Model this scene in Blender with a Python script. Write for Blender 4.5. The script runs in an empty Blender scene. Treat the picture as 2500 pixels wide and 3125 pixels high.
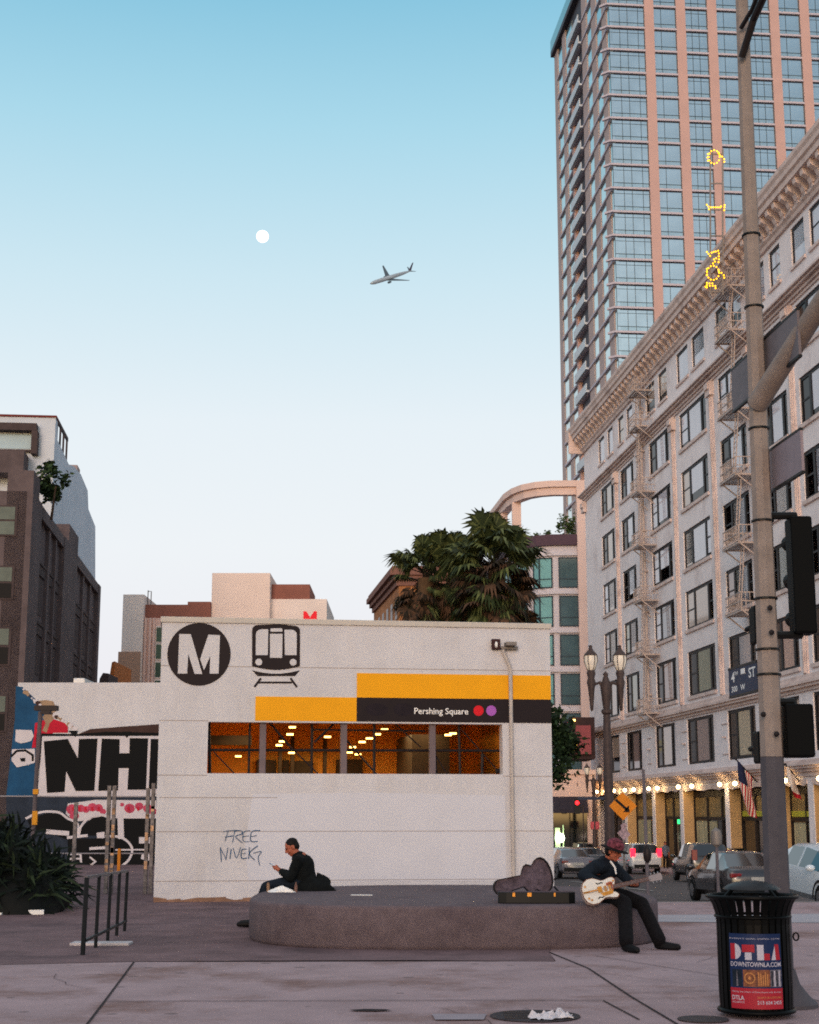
import bpy, bmesh, math, random
from math import sin, cos, tan, atan, atan2, pi, radians, sqrt, floor
from mathutils import Vector, Matrix
R = random.Random(7)
scn = bpy.context.scene
COL = scn.collection

# ------------------------------------------------------------------ camera model (photo pixels, 2500 x 3125)
FPX, CX, CY, HZN, EYE = 4625.0, 1250.0, 1562.5, 2478.0, 1.6
PITCH = atan((HZN - CY) / FPX)
def ray(u, v):
    a, b = (u - CX) / FPX, (CY - v) / FPX
    return (a, cos(PITCH) - b * sin(PITCH), sin(PITCH) + b * cos(PITCH))
def P(u, v, Y):
    r = ray(u, v); k = Y / r[1]
    return Vector((r[0] * k, Y, EYE + r[2] * k))
def G(u, v, z=0.0):
    r = ray(u, v); k = (z - EYE) / r[2]
    return Vector((r[0] * k, r[1] * k, z))
class Frame:
    """a facade: origin at its base, s runs along it left to right, y goes into the building"""
    def __init__(s, o, head):
        s.o = Vector(o); s.h = head; a = radians(head)
        s.d = Vector((sin(a), cos(a), 0)); s.n = Vector((-cos(a), sin(a), 0))
        s.rz = radians(90 - head)
    def sz(s, u, v, off=0.0):
        r = Vector(ray(u, v)); k = (s.o.dot(s.n) - Vector((0, 0, EYE)).dot(s.n) + off) / r.dot(s.n)
        w = Vector((0, 0, EYE)) + r * k - s.o
        return (w.dot(s.d), w.z)
    def w(s, a, y, z):
        return s.o + s.d * a + s.n * y + Vector((0, 0, z))

# ------------------------------------------------------------------ materials
def lin(h):
    h = h.lstrip('#')
    c = [int(h[i:i + 2], 16) / 255 for i in (0, 2, 4)]
    return tuple(x / 12.92 if x <= .04045 else ((x + .055) / 1.055) ** 2.4 for x in c)
def mat(name, rgb, rough=.75, var=.12, scale=3.0, bump=0.0, bscale=40.0, metal=0.0, spec=.18, streak=0.0,
        emit=0.0, ecol=None, coat=0.0, dirt=None, dirt_amt=0.0, dirt_scale=.6, dirt_streak=1.0, trans=0.0, speck=0.0, spscale=160.0, gum=0.0):
    if isinstance(rgb, str): rgb = lin(rgb)
    m = bpy.data.materials.new(name); m.use_nodes = True
    nt = m.node_tree; N = nt.nodes; L = nt.links
    b = N['Principled BSDF']
    b.inputs['Roughness'].default_value = rough
    b.inputs['Metallic'].default_value = metal
    b.inputs['Specular IOR Level'].default_value = spec
    b.inputs['Coat Weight'].default_value = coat
    b.inputs['Coat Roughness'].default_value = .06
    if trans: b.inputs['Transmission Weight'].default_value = trans
    if emit:
        b.inputs['Emission Color'].default_value = (*(lin(ecol) if isinstance(ecol, str) else (ecol or rgb)), 1)
        b.inputs['Emission Strength'].default_value = emit
    if var <= 0 and not dirt_amt and not bump:
        b.inputs['Base Color'].default_value = (*rgb, 1); return m
    tc = N.new('ShaderNodeTexCoord')
    nz = N.new('ShaderNodeTexNoise'); nz.inputs['Scale'].default_value = scale
    nz.inputs['Detail'].default_value = 8; nz.inputs['Roughness'].default_value = .65
    if streak:
        mp = N.new('ShaderNodeMapping'); mp.inputs['Scale'].default_value = (1, 1, streak)
        L.new(tc.outputs['Object'], mp.inputs['Vector']); L.new(mp.outputs[0], nz.inputs['Vector'])
    else:
        L.new(tc.outputs['Object'], nz.inputs['Vector'])
    rp = N.new('ShaderNodeValToRGB')
    lo, hi = 1 - var * 1.6, 1 + var
    rp.color_ramp.elements[0].position = .3; rp.color_ramp.elements[1].position = .7
    rp.color_ramp.elements[0].color = (*[min(1, c * lo) for c in rgb], 1)
    rp.color_ramp.elements[1].color = (*[min(1, c * hi) for c in rgb], 1)
    L.new(nz.outputs[0], rp.inputs[0]); out = rp.outputs[0]
    if dirt_amt:
        n2 = N.new('ShaderNodeTexNoise'); n2.inputs['Scale'].default_value = dirt_scale; n2.inputs['Detail'].default_value = 6
        n2.inputs['Roughness'].default_value = .7
        m2 = N.new('ShaderNodeMapping'); m2.inputs['Scale'].default_value = (1, 1, dirt_streak)
        L.new(tc.outputs['Object'], m2.inputs['Vector']); L.new(m2.outputs[0], n2.inputs['Vector'])
        r2 = N.new('ShaderNodeValToRGB'); r2.color_ramp.elements[0].position = .5; r2.color_ramp.elements[1].position = .68
        r2.color_ramp.elements[0].color = (0, 0, 0, 1); r2.color_ramp.elements[1].color = (dirt_amt,) * 3 + (1,)
        L.new(n2.outputs[0], r2.inputs[0])
        mx = N.new('ShaderNodeMix'); mx.data_type = 'RGBA'
        L.new(r2.outputs[0], mx.inputs[0]); L.new(out, mx.inputs[6])
        d = lin(dirt) if isinstance(dirt, str) else dirt
        mx.inputs[7].default_value = (*d, 1); out = mx.outputs[2]
    if speck:
        n4 = N.new('ShaderNodeTexNoise'); n4.inputs['Scale'].default_value = spscale; n4.inputs['Detail'].default_value = 3; n4.inputs['Roughness'].default_value = .8
        L.new(tc.outputs['Object'], n4.inputs['Vector'])
        m4 = N.new('ShaderNodeMapRange'); m4.inputs[1].default_value = .3; m4.inputs[2].default_value = .7; m4.inputs[3].default_value = 1 - speck; m4.inputs[4].default_value = 1 + speck
        L.new(n4.outputs[0], m4.inputs[0])
        v4 = N.new('ShaderNodeVectorMath'); v4.operation = 'SCALE'; L.new(out, v4.inputs[0]); L.new(m4.outputs[0], v4.inputs[3]); out = v4.outputs[0]
    if gum:
        vo = N.new('ShaderNodeTexVoronoi'); vo.inputs['Scale'].default_value = gum; L.new(tc.outputs['Object'], vo.inputs['Vector'])
        sz_ = N.new('ShaderNodeSeparateColor'); L.new(vo.outputs['Color'], sz_.inputs[0])
        ma = N.new('ShaderNodeMath'); ma.operation = 'MULTIPLY'; ma.inputs[1].default_value = .16; L.new(sz_.outputs[0], ma.inputs[0])
        lt_ = N.new('ShaderNodeMath'); lt_.operation = 'LESS_THAN'; L.new(vo.outputs['Distance'], lt_.inputs[0]); L.new(ma.outputs[0], lt_.inputs[1])
        mg_ = N.new('ShaderNodeMath'); mg_.operation = 'MULTIPLY'; mg_.inputs[1].default_value = .45; L.new(lt_.outputs[0], mg_.inputs[0])
        mx2 = N.new('ShaderNodeMix'); mx2.data_type = 'RGBA'; L.new(mg_.outputs[0], mx2.inputs[0]); L.new(out, mx2.inputs[6]); mx2.inputs[7].default_value = (.03, .025, .025, 1); out = mx2.outputs[2]
    L.new(out, b.inputs['Base Color'])
    if bump:
        n3 = N.new('ShaderNodeTexNoise'); n3.inputs['Scale'].default_value = bscale; n3.inputs['Detail'].default_value = 4
        L.new(tc.outputs['Object'], n3.inputs['Vector'])
        bp = N.new('ShaderNodeBump'); bp.inputs['Strength'].default_value = bump; bp.inputs['Distance'].default_value = .02
        L.new(n3.outputs[0], bp.inputs['Height']); L.new(bp.outputs[0], b.inputs['Normal'])
    return m

# ------------------------------------------------------------------ mesh builder
class MB:
    def __init__(s): s.v = []; s.f = []; s.m = []; s.mi = 0
    def mark(s): return len(s.v)
    def xf(s, M, a=0):
        for i in range(a, len(s.v)): s.v[i] = M @ s.v[i]
        return s
    def poly(s, pts, mi=None):
        a = len(s.v); s.v += [Vector(p) for p in pts]; s.f.append(tuple(range(a, a + len(pts)))); s.m.append(s.mi if mi is None else mi); return s
    def box(s, x0, x1, y0, y1, z0, z1, mi=None):
        a = len(s.v)
        s.v += [Vector((x, y, z)) for z in (z0, z1) for y in (y0, y1) for x in (x0, x1)]
        for q in ((0, 2, 3, 1), (4, 5, 7, 6), (0, 1, 5, 4), (2, 6, 7, 3), (0, 4, 6, 2), (1, 3, 7, 5)):
            s.f.append(tuple(a + i for i in q)); s.m.append(s.mi if mi is None else mi)
        return s
    def prism(s, p2, d0, d1, ax='y', mi=None):
        """closed 2-D outline swept from d0 to d1: ax y -> (x,z), z -> (x,y), x -> (y,z)"""
        a = len(s.v); n = len(p2); mi = s.mi if mi is None else mi
        mk = {'y': lambda p, d: (p[0], d, p[1]), 'z': lambda p, d: (p[0], p[1], d), 'x': lambda p, d: (d, p[0], p[1])}[ax]
        for d in (d0, d1): s.v += [Vector(mk(p, d)) for p in p2]
        s.f.append(tuple(range(a, a + n))); s.f.append(tuple(range(a + 2 * n - 1, a + n - 1, -1))); s.m += [mi, mi]
        for i in range(n):
            j = (i + 1) % n; s.f.append((a + i, a + j, a + n + j, a + n + i)); s.m.append(mi)
        return s
    def rings(s, rs, cap=True, mi=None, closed=True):
        a = len(s.v); n = len(rs[0]); mi = s.mi if mi is None else mi
        for r in rs: s.v += [Vector(p) for p in r]
        for k in range(len(rs) - 1):
            for i in range(n if closed else n - 1):
                j = (i + 1) % n
                s.f.append((a + k * n + i, a + k * n + j, a + (k + 1) * n + j, a + (k + 1) * n + i)); s.m.append(mi)
        if cap:
            s.f.append(tuple(range(a + n - 1, a - 1, -1))); s.m.append(mi)
            e = a + (len(rs) - 1) * n
            s.f.append(tuple(range(e, e + n))); s.m.append(mi)
        return s
    def tube(s, pts, r, n=8, mi=None, cap=True):
        pts = [Vector(p) for p in pts]; rr = r if isinstance(r, (list, tuple)) else [r] * len(pts)
        rs = []; ref = None
        for i, p in enumerate(pts):
            t = (pts[min(i + 1, len(pts) - 1)] - pts[max(i - 1, 0)]).normalized()
            if ref is None:
                ref = Vector((0, 0, 1)) if abs(t.z) < .9 else Vector((1, 0, 0))
            x = ref.cross(t)
            if x.length < 1e-5: x = Vector((0, 1, 0)).cross(t)
            x.normalize(); y = t.cross(x).normalized(); ref = y
            rs.append([p + (x * cos(2 * pi * k / n) + y * sin(2 * pi * k / n)) * rr[i] for k in range(n)])
        return s.rings(rs, cap, mi)
    def bar(s, p0, p1, w, h=None, mi=None):
        p0, p1 = Vector(p0), Vector(p1); h = h or w; t = (p1 - p0).normalized()
        up = Vector((0, 0, 1)) if abs(t.z) < .95 else Vector((0, 1, 0))
        x = up.cross(t).normalized() * w / 2; y = t.cross(x).normalized() * h / 2
        return s.rings([[p + x + y, p - x + y, p - x - y, p + x - y] for p in (p0, p1)], True, mi)
    def lathe(s, prof, c=(0, 0, 0), n=24, mi=None, cap=True):
        c = Vector(c)
        return s.rings([[c + Vector((r * cos(2 * pi * k / n), r * sin(2 * pi * k / n), z)) for k in range(n)] for r, z in prof], cap, mi)
    def ell(s, c, r, n=12, m=8, mi=None, M=None):
        c = Vector(c); r = (r, r, r) if not isinstance(r, (list, tuple)) else r
        rs = []
        for i in range(m + 1):
            t = pi * (i / m); t = min(max(t, .04), pi - .04)
            ring = [Vector((r[0] * sin(t) * cos(2 * pi * k / n), r[1] * sin(t) * sin(2 * pi * k / n), -r[2] * cos(t))) for k in range(n)]
            rs.append([(M @ q if M else q) + c for q in ring])
        return s.rings(rs, True, mi)
    def cap(s, a, b, ra, rb, n=12):
        """tapered capsule"""
        a, b = Vector(a), Vector(b); t = (b - a); L = max(t.length, 1e-4); t = t / L
        ref = Vector((0, 0, 1)) if abs(t.z) < .9 else Vector((1, 0, 0))
        x = ref.cross(t).normalized(); y = t.cross(x)
        rs = []
        for k in range(5):
            q = pi / 2 * (k + .15) / 5; rs.append((a - t * ra * cos(q), ra * sin(q)))
        rs += [(a, ra), (b, rb)]
        for k in range(4, -1, -1):
            q = pi / 2 * (k + .15) / 5; rs.append((b + t * rb * cos(q), rb * sin(q)))
        return s.rings([[p + (x * cos(2 * pi * i / n) + y * sin(2 * pi * i / n)) * r for i in range(n)] for p, r in rs])
    def chain(s, pts, n=12):
        for (p, r), (q, t) in zip(pts, pts[1:]): s.cap(p, q, r, t, n)
        return s
    def build(s, name, mats, parent=None, smooth=None, bevel=0.0, loc=None, fix=True):
        me = bpy.data.meshes.new(name)
        me.from_pydata([tuple(v) for v in s.v], [], s.f)
        mats = mats if isinstance(mats, (list, tuple)) else [mats]
        for m in mats: me.materials.append(m)
        me.polygons.foreach_set('material_index', [min(i, len(mats) - 1) for i in s.m])
        if fix:
            bm = bmesh.new(); bm.from_mesh(me)
            bmesh.ops.recalc_face_normals(bm, faces=bm.faces); bm.to_mesh(me); bm.free()
        if smooth:
            me.polygons.foreach_set('use_smooth', [True] * len(me.polygons))
            me.set_sharp_from_angle(angle=radians(smooth))
        me.update()
        o = bpy.data.objects.new(name, me); COL.objects.link(o)
        if parent: o.parent = parent
        if loc is not None: o.location = loc
        if bevel:
            b = o.modifiers.new('bevel', 'BEVEL'); b.width = bevel; b.segments = 2; b.limit_method = 'ANGLE'; b.angle_limit = radians(40)
        return o
def tag(o, label=None, cat=None, group=None, kind=None):
    if label: o['label'] = label
    if cat: o['category'] = cat
    if group: o['group'] = group
    if kind: o['kind'] = kind
    return o
def thing(name, label, cat, loc=(0, 0, 0), rz=0.0, group=None):
    o = bpy.data.objects.new(name, None); COL.objects.link(o); o.empty_display_size = .2
    o.location = loc; o.rotation_euler = (0, 0, rz)
    return tag(o, label, cat, group)
def fthing(name, label, cat, fr, group=None): return thing(name, label, cat, fr.o, fr.rz, group)
def dup(o, parent=None, loc=None):
    c = o.copy(); COL.objects.link(c)
    if parent: c.parent = parent
    if loc is not None: c.location = loc
    for ch in o.children: dup(ch, c)
    return c
def text2d(body, width=None, height=None, bold=0.0, shear=0.0):
    """lettering as flat 2-D polygons (x right, y up), lower left at 0,0"""
    cu = bpy.data.curves.new('lettering', 'FONT'); cu.body = body; cu.size = 1; cu.offset = bold; cu.resolution_u = 3; cu.shear = shear
    o = bpy.data.objects.new('lettering', cu); COL.objects.link(o)
    dg = bpy.context.evaluated_depsgraph_get(); dg.update()
    me = bpy.data.meshes.new_from_object(o.evaluated_get(dg))
    vs = [(v.co.x, v.co.y) for v in me.vertices]; fs = [tuple(p.vertices) for p in me.polygons]
    bpy.data.objects.remove(o); bpy.data.curves.remove(cu); bpy.data.meshes.remove(me)
    x0 = min(v[0] for v in vs); y0 = min(v[1] for v in vs); x1 = max(v[0] for v in vs); y1 = max(v[1] for v in vs)
    k = width / (x1 - x0) if width else height / (y1 - y0)
    ky = height / (y1 - y0) if height else k
    return [((x - x0) * k, (y - y0) * ky) for x, y in vs], fs
def put_text(mb, t, fn, mi=0):
    vs, fs = t; a = len(mb.v)
    mb.v += [Vector(fn(x, y)) for x, y in vs]
    for f in fs: mb.f.append(tuple(a + i for i in f)); mb.m.append(mi)
def smooth_pts(p, n=6):
    """Catmull-Rom through the points"""
    if len(p) < 3: return p
    q = [p[0]] + list(p) + [p[-1]]; out = []
    for k in range(1, len(q) - 2):
        for i in range(n):
            t = i / n; a, b, c, d = q[k - 1], q[k], q[k + 1], q[k + 2]
            out.append(tuple(.5 * (2 * b[j] + (c[j] - a[j]) * t + (2 * a[j] - 5 * b[j] + 4 * c[j] - d[j]) * t * t + (3 * b[j] - a[j] - 3 * c[j] + d[j]) * t ** 3) for j in (0, 1)))
    return out + [p[-1]]
def stroke(pts, w):
    """2-D brush stroke -> mitred quads that share their edges"""
    n = len(pts); L = []
    for k in range(n):
        a, c = pts[max(k - 1, 0)], pts[min(k + 1, n - 1)]; p = pts[k]
        def unit(q, r):
            l = max(sqrt((r[0] - q[0]) ** 2 + (r[1] - q[1]) ** 2), 1e-6); return ((r[0] - q[0]) / l, (r[1] - q[1]) / l)
        t0 = unit(a, p) if k > 0 else unit(p, c); t1 = unit(p, c) if k < n - 1 else t0
        tx, ty = t0[0] + t1[0], t0[1] + t1[1]; l = sqrt(tx * tx + ty * ty)
        if l < .5: tx, ty, l = t1[0], t1[1], 1.0
        tx, ty = tx / l, ty / l; m_ = min(1.6, 1 / max(.5, tx * t1[0] + ty * t1[1])) * w / 2
        ex = -w * .3 if k == 0 else w * .3 if k == n - 1 else 0
        L.append(((p[0] - ty * m_ + tx * ex, p[1] + tx * m_ + ty * ex), (p[0] + ty * m_ + tx * ex, p[1] - tx * m_ + ty * ex)))
    return [[L[k][0], L[k][1], L[k + 1][1], L[k + 1][0]] for k in range(n - 1)]
def arc(cx, cy, rx, ry, a0, a1, n=14):
    return [(cx + rx * cos(radians(a0 + (a1 - a0) * i / n)), cy + ry * sin(radians(a0 + (a1 - a0) * i / n))) for i in range(n + 1)]
def facade(mb, s0, s1, z0, z1, ops, depth, mi=0, rmi=None):
    """front skin at y=0 with rectangular openings (a0,a1,b0,b1) and reveals going in by depth"""
    xs = sorted({s0, s1, *[o[0] for o in ops], *[o[1] for o in ops]}); zs = sorted({z0, z1, *[o[2] for o in ops], *[o[3] for o in ops]})
    xs = [x for x in xs if s0 <= x <= s1]; zs = [z for z in zs if z0 <= z <= z1]
    for xa, xb in zip(xs, xs[1:]):
        run = None
        for za, zb in zip(zs, zs[1:]):
            xm, zm = (xa + xb) / 2, (za + zb) / 2
            hole = any(o[0] < xm < o[1] and o[2] < zm < o[3] for o in ops)
            if hole:
                if run: mb.poly([(xa, 0, run[0]), (xb, 0, run[0]), (xb, 0, run[1]), (xa, 0, run[1])], mi); run = None
            else: run = (run[0], zb) if run else (za, zb)
        if run: mb.poly([(xa, 0, run[0]), (xb, 0, run[0]), (xb, 0, run[1]), (xa, 0, run[1])], mi)
    r = mi if rmi is None else rmi
    for a0, a1, b0, b1 in ops:
        mb.poly([(a0, 0, b0), (a0, depth, b0), (a0, depth, b1), (a0, 0, b1)], r); mb.poly([(a1, 0, b0), (a1, 0, b1), (a1, depth, b1), (a1, depth, b0)], r)
        mb.poly([(a0, 0, b0), (a1, 0, b0), (a1, depth, b0), (a0, depth, b0)], r); mb.poly([(a0, 0, b1), (a0, depth, b1), (a1, depth, b1), (a1, 0, b1)], r)
def remesh(mb, name, mats, parent, voxel=.012, smooth=4, paint=None):
    """one continuous skin from overlapping shapes; paint(co)->material index"""
    o = mb.build(name, mats, None)
    r = o.modifiers.new('r', 'REMESH'); r.mode = 'VOXEL'; r.voxel_size = voxel; r.use_smooth_shade = True
    if smooth:
        sm = o.modifiers.new('s', 'SMOOTH'); sm.factor = .5; sm.iterations = smooth
    dg = bpy.context.evaluated_depsgraph_get(); dg.update()
    me = bpy.data.meshes.new_from_object(o.evaluated_get(dg)); me.name = name
    o.modifiers.clear(); o.data = me
    if not me.materials:
        for m in (mats if isinstance(mats, (list, tuple)) else [mats]): me.materials.append(m)
    me.polygons.foreach_set('use_smooth', [True] * len(me.polygons))
    if paint:
        for p in me.polygons: p.material_index = paint(p.center)
    if parent: o.parent = parent
    return o
# street frame: 4th-street direction is 5.49 deg left of the camera axis
SH = -5.49
SD = Vector((sin(radians(SH)), cos(radians(SH)), 0))
def drop(y):
    k = [(-50, 0), (28, 0), (29, -.16), (44, -.97), (82, -1.75), (110, -2.32), (150, -3.0), (320, -5.0), (9999, -5.0)]
    for (a, b), (c, d) in zip(k, k[1:]):
        if a <= y <= c: return b + (d - b) * (y - a) / (c - a)
    return 0
def gz(x, y):
    t = min(1, max(0, (x - 2.75) / 1.2)) if y < 60 else 1.0 if x > -6 else max(0, 1 - (-6 - x) / 12)
    t = t * t * (3 - 2 * t)
    return drop(y) * t

# ------------------------------------------------------------------ shared materials
M = {}
M['white_wall'] = mat('white_wall_paint', '#c6c4c8', .8, .06, 1.2, .2, 60, dirt='#a39a92', dirt_amt=.2, dirt_scale=2.0, dirt_streak=.25, speck=.05, spscale=90)
M['patch'] = mat('fresh_wall_paint', '#c8c8d0', .75, .03, 1.5)
M['joint'] = mat('dark_joint', '#9a8f8a', .9, .1)
M['yellow'] = mat('yellow_sign_paint', '#e8a008', .6, .05, 2)
M['signdark'] = mat('dark_sign_paint', '#1e1519', .6, .1, 4)
M['black'] = mat('black_paint', '#0c0b0e', .6, .1, 4)
M['smudge'] = mat('grey_smudge', '#241d23', .8, .2, 6)
M['white'] = mat('white_paint', '#e6e3e0', .7, .03)
M['red'] = mat('red_paint', '#d01826', .6, .06)
M['purple'] = mat('purple_paint', '#a058b0', .6, .06)
M['steel'] = mat('grey_steel', '#7d7672', .55, .12, 5, metal=.3)
M['darksteel'] = mat('dark_steel', '#2a2526', .5, .15, 6, metal=.4)
M['blackmetal'] = mat('black_metal', '#07090a', .5, .1, 8, spec=.25)
M['amber_wall'] = mat('amber_wall', '#c48a3c', .8, .25, .8)
M['amber_ceiling'] = mat('amber_ceiling', '#a87c44', .85, .2, 1.0)
M['lamp'] = mat('lamp_glow', '#ffe2a0', .5, 0, emit=7, ecol='#ffc868')
M['concrete'] = mat('light_concrete', '#9f888a', .88, .12, 1.3, .3, 90, dirt='#6e4f45', dirt_amt=.85, dirt_scale=.62, speck=.3, spscale=110, gum=2.6)
M['plaza'] = mat('aggregate_paving', '#745d5f', .9, .22, 1.6, .4, 120, dirt='#4d3e42', dirt_amt=.75, dirt_scale=.5, speck=.4, spscale=90, gum=1.7)
M['bench'] = mat('bench_aggregate', '#65585c', .9, .14, 6, .5, 110, dirt='#4c4045', dirt_amt=.5, dirt_scale=1.2, speck=.4, spscale=130)
M['asphalt'] = mat('asphalt', '#5b5352', .9, .15, 1.5, .4, 80, dirt='#47403f', dirt_amt=.5, dirt_scale=.3, speck=.3, spscale=60)
M['kerb'] = mat('kerb_stone', '#77706f', .85, .12, 3)
M['seam'] = mat('seam_dark', '#2b2427', .95, .2)  # dark tone of joints, cracks and the oily stain
M['skin'] = mat('skin', '#9c5a45', .55, .06, 20)
M['hair'] = mat('dark_hair', '#14100f', .7, .2, 60)
M['darkcloth'] = mat('dark_cloth', '#0a0d0e', .9, .35, 14, .9, 22)
M['navycloth'] = mat('navy_cloth', '#121a24', .85, .35, 14, .9, 22)
M['trouser'] = mat('charcoal_cloth', '#0d0b0f', .9, .35, 14, .9, 20)
M['glass'] = mat('dark_glass', '#0c1214', .06, 0, spec=.9)
M['tyre'] = mat('tyre_rubber', '#0d0d0e', .85, .1)
M['rim'] = mat('alloy_rim', '#8d8d90', .35, .05, metal=.8)

# ================================================================== camera, sky, sun
cam = bpy.data.cameras.new('camera'); co = bpy.data.objects.new('camera', cam); COL.objects.link(co)
co.location = (0, 0, EYE); co.rotation_euler = (radians(90) + PITCH, 0, 0)
cam.sensor_fit = 'VERTICAL'; cam.sensor_height = 36; cam.lens = FPX / 3125 * 36
cam.clip_end = 9000; cam.clip_start = .1
scn.camera = co
scn.view_settings.view_transform = 'Standard'; scn.view_settings.look = 'None'; scn.view_settings.gamma = 1
scn.view_settings.exposure = EXPOSURE if 'EXPOSURE' in globals() else 0.0
SUN_EL, SUN_AZ = 13.0, 188.0           # low glow behind the camera, a little to its left
w = bpy.data.worlds.new('World'); scn.world = w; w.use_nodes = True
nt = w.node_tree; bg = nt.nodes['Background']
sky = nt.nodes.new('ShaderNodeTexSky'); sky.sky_type = 'NISHITA'; sky.sun_disc = False
sky.sun_elevation = radians(SUN_EL); sky.sun_rotation = radians(SUN_AZ); sky.air_density = 1.0; sky.dust_density = 1.2; sky.ozone_density = 2.0
bg.inputs[1].default_value = .15
# the dusk gradient of the eastern sky, handed over to the plain Sky Texture towards the glow in the west and below the horizon
tcw = nt.nodes.new('ShaderNodeTexCoord'); sep = nt.nodes.new('ShaderNodeSeparateXYZ'); nt.links.new(tcw.outputs['Generated'], sep.inputs[0])
rmp = nt.nodes.new('ShaderNodeValToRGB'); nt.links.new(sep.outputs[2], rmp.inputs[0])
stops = [(0.0, (.84, .80, .86)), (.10, (.86, .86, .90)), (.17, (.86, .90, .93)), (.25, (.80, .88, .93)), (.34, (.61, .80, .89)), (.43, (.40, .69, .83)), (.52, (.21, .53, .72)), (.64, (.50, .60, .68)), (1.0, (.80, .82, .88))]
for i, (ps, c) in enumerate(stops):
    e = rmp.color_ramp.elements[i] if i < 2 else rmp.color_ramp.elements.new(ps)
    e.position = ps; e.color = (*c, 1)
for i, (ps, c) in enumerate(stops): rmp.color_ramp.elements[i].position = ps; rmp.color_ramp.elements[i].color = (*c, 1)
gain = nt.nodes.new('ShaderNodeVectorMath'); gain.operation = 'SCALE'; gain.inputs[3].default_value = 1 / .15; nt.links.new(rmp.outputs[0], gain.inputs[0])
mr = nt.nodes.new('ShaderNodeMapRange'); mr.inputs[1].default_value = -.95; mr.inputs[2].default_value = -.35; mr.interpolation_type = 'SMOOTHSTEP'; nt.links.new(sep.outputs[1], mr.inputs[0])
mxw = nt.nodes.new('ShaderNodeMix'); mxw.data_type = 'RGBA'; nt.links.new(mr.outputs[0], mxw.inputs[0]); nt.links.new(sky.outputs[0], mxw.inputs[6]); nt.links.new(gain.outputs[0], mxw.inputs[7])
nt.links.new(mxw.outputs[2], bg.inputs[0])
sun = bpy.data.lights.new('sun', 'SUN'); so = bpy.data.objects.new('sun', sun); COL.objects.link(so)
sun.energy = .9; sun.angle = radians(14); sun.color = (1.0, .73, .66)
az, el = radians(SUN_AZ), radians(SUN_EL)
sd = Vector((sin(az) * cos(el), cos(az) * cos(el), sin(el)))
so.rotation_euler = sd.to_track_quat('Z', 'Y').to_euler(); so.location = sd * 60

scn.cycles.pixel_filter_type = 'BLACKMAN_HARRIS'; scn.cycles.filter_width = 1.8; scn.cycles.use_denoising = False; scn.cycles.use_adaptive_sampling = False
# ================================================================== ground
def sheet(name, x0, x1, y0, y1, nx, ny, h, m, clip=None, kind='structure'):
    mb = MB()
    X = [x0 + (x1 - x0) * i / nx for i in range(nx + 1)]; Y = [y0 + (y1 - y0) * i / ny for i in range(ny + 1)]
    mb.v = [Vector((x, y, h(x, y))) for y in Y for x in X]
    for j in range(ny):
        for i in range(nx):
            a = j * (nx + 1) + i; mb.f.append((a, a + 1, a + nx + 2, a + nx + 1)); mb.m.append(0)
    return tag(mb.build(name, m, smooth=60, fix=False), kind=kind)
def grid(name, X, Y, h, m):
    mb = MB(); nx = len(X) - 1
    mb.v = [Vector((x, y, h(x, y))) for y in Y for x in X]
    for j in range(len(Y) - 1):
        for i in range(nx):
            a = j * (nx + 1) + i; mb.f.append((a, a + 1, a + nx + 2, a + nx + 1)); mb.m.append(0)
    return tag(mb.build(name, m, smooth=60, fix=False), kind='structure')
XS = [-3000, -400, -60, -30, -18, -12, -6, 0, 2.75, 2.9, 3.05, 3.2, 3.35, 3.5, 3.7, 3.95, 5, 8, 12, 20, 30, 60, 400, 3000]
YS = [-60, -10, 0, 10, 18, 24, 28, 29, 32, 36, 40, 44, 52, 59.9, 60, 70, 82, 96, 110, 130, 150, 200, 260, 320, 600, 3000]
grid('ground', XS, YS, lambda x, y: gz(x, y) - .02, M['asphalt'])
# light concrete pavement in front and to the right of the plinth, up to the kerb
pv = MB()
pv.poly([(-12, 2, 0), (14, 2, 0), (14, 28.2, 0), (2.9, 28.2, 0), (2.7, 26, 0), (1.62, 18.24, 0), (1.60, 17.2, 0), (-12, 16.95, 0)])
tag(pv.build('pavement', M['concrete'], fix=False), kind='structure')
pz = MB()
pz.poly([(-40, 16.75, .004), (-4.4, 16.78, .004), (-3.0, 17.12, .004), (-1.7, 17.22, .004), (0, 17.28, .004), (1.585, 17.16, .004), (1.62, 18.24, .004), (2.7, 26, .004), (2.9, 60, .004), (-40, 60, .004)])
tag(pz.build('plaza_paving', M['plaza'], fix=False), kind='structure')
jn = MB()
def seam(pts, wd):
    for (a, b), (c, d) in zip(pts, pts[1:]):
        L = sqrt((c - a) ** 2 + (d - b) ** 2); nx, ny = -(d - b) / L * wd / 2, (c - a) / L * wd / 2
        jn.poly([(a + nx, b + ny, .008), (a - nx, b - ny, .008), (c - nx, d - ny, .008), (c + nx, d + ny, .008)])
seam([(1.62, 18.24), (1.86, 16.39), (1.95, 13.92), (2.06, 12.0)], .022)
seam([(-2.99, 17.08), (-2.62, 13.6), (-2.35, 11.0)], .02)
seam([(-2.6, 13.58), (0.4, 13.66), (1.67, 13.64), (1.8, 12.4)], .018)
seam([(1.95, 14.2), (2.9, 14.4), (4.5, 14.5)], .01)
seam([(2.1, 17.8), (3.16, 15.47), (3.6, 13.2)], .012)
seam([(2.0, 18.0), (6, 18.3)], .008)
R.seed(77)
for x, y, a0, n_ in ((-1.2, 15.2, .3, 9), (2.6, 15.0, 2.2, 10), (.2, 13.2, -.4, 7), (3.1, 17.0, 1.2, 9), (-2.9, 14.6, 2.6, 8), (.9, 16.0, .1, 7)):
    pts_ = [(x, y)]
    for _ in range(n_): a0 += R.uniform(-.6, .6); x += .13 * cos(a0); y += .22 * sin(a0); pts_.append((x, y))
    for k_, q_ in enumerate(stroke(pts_, .006)): jn.poly([(p_[0], p_[1], .0085) for p_ in q_])
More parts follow.
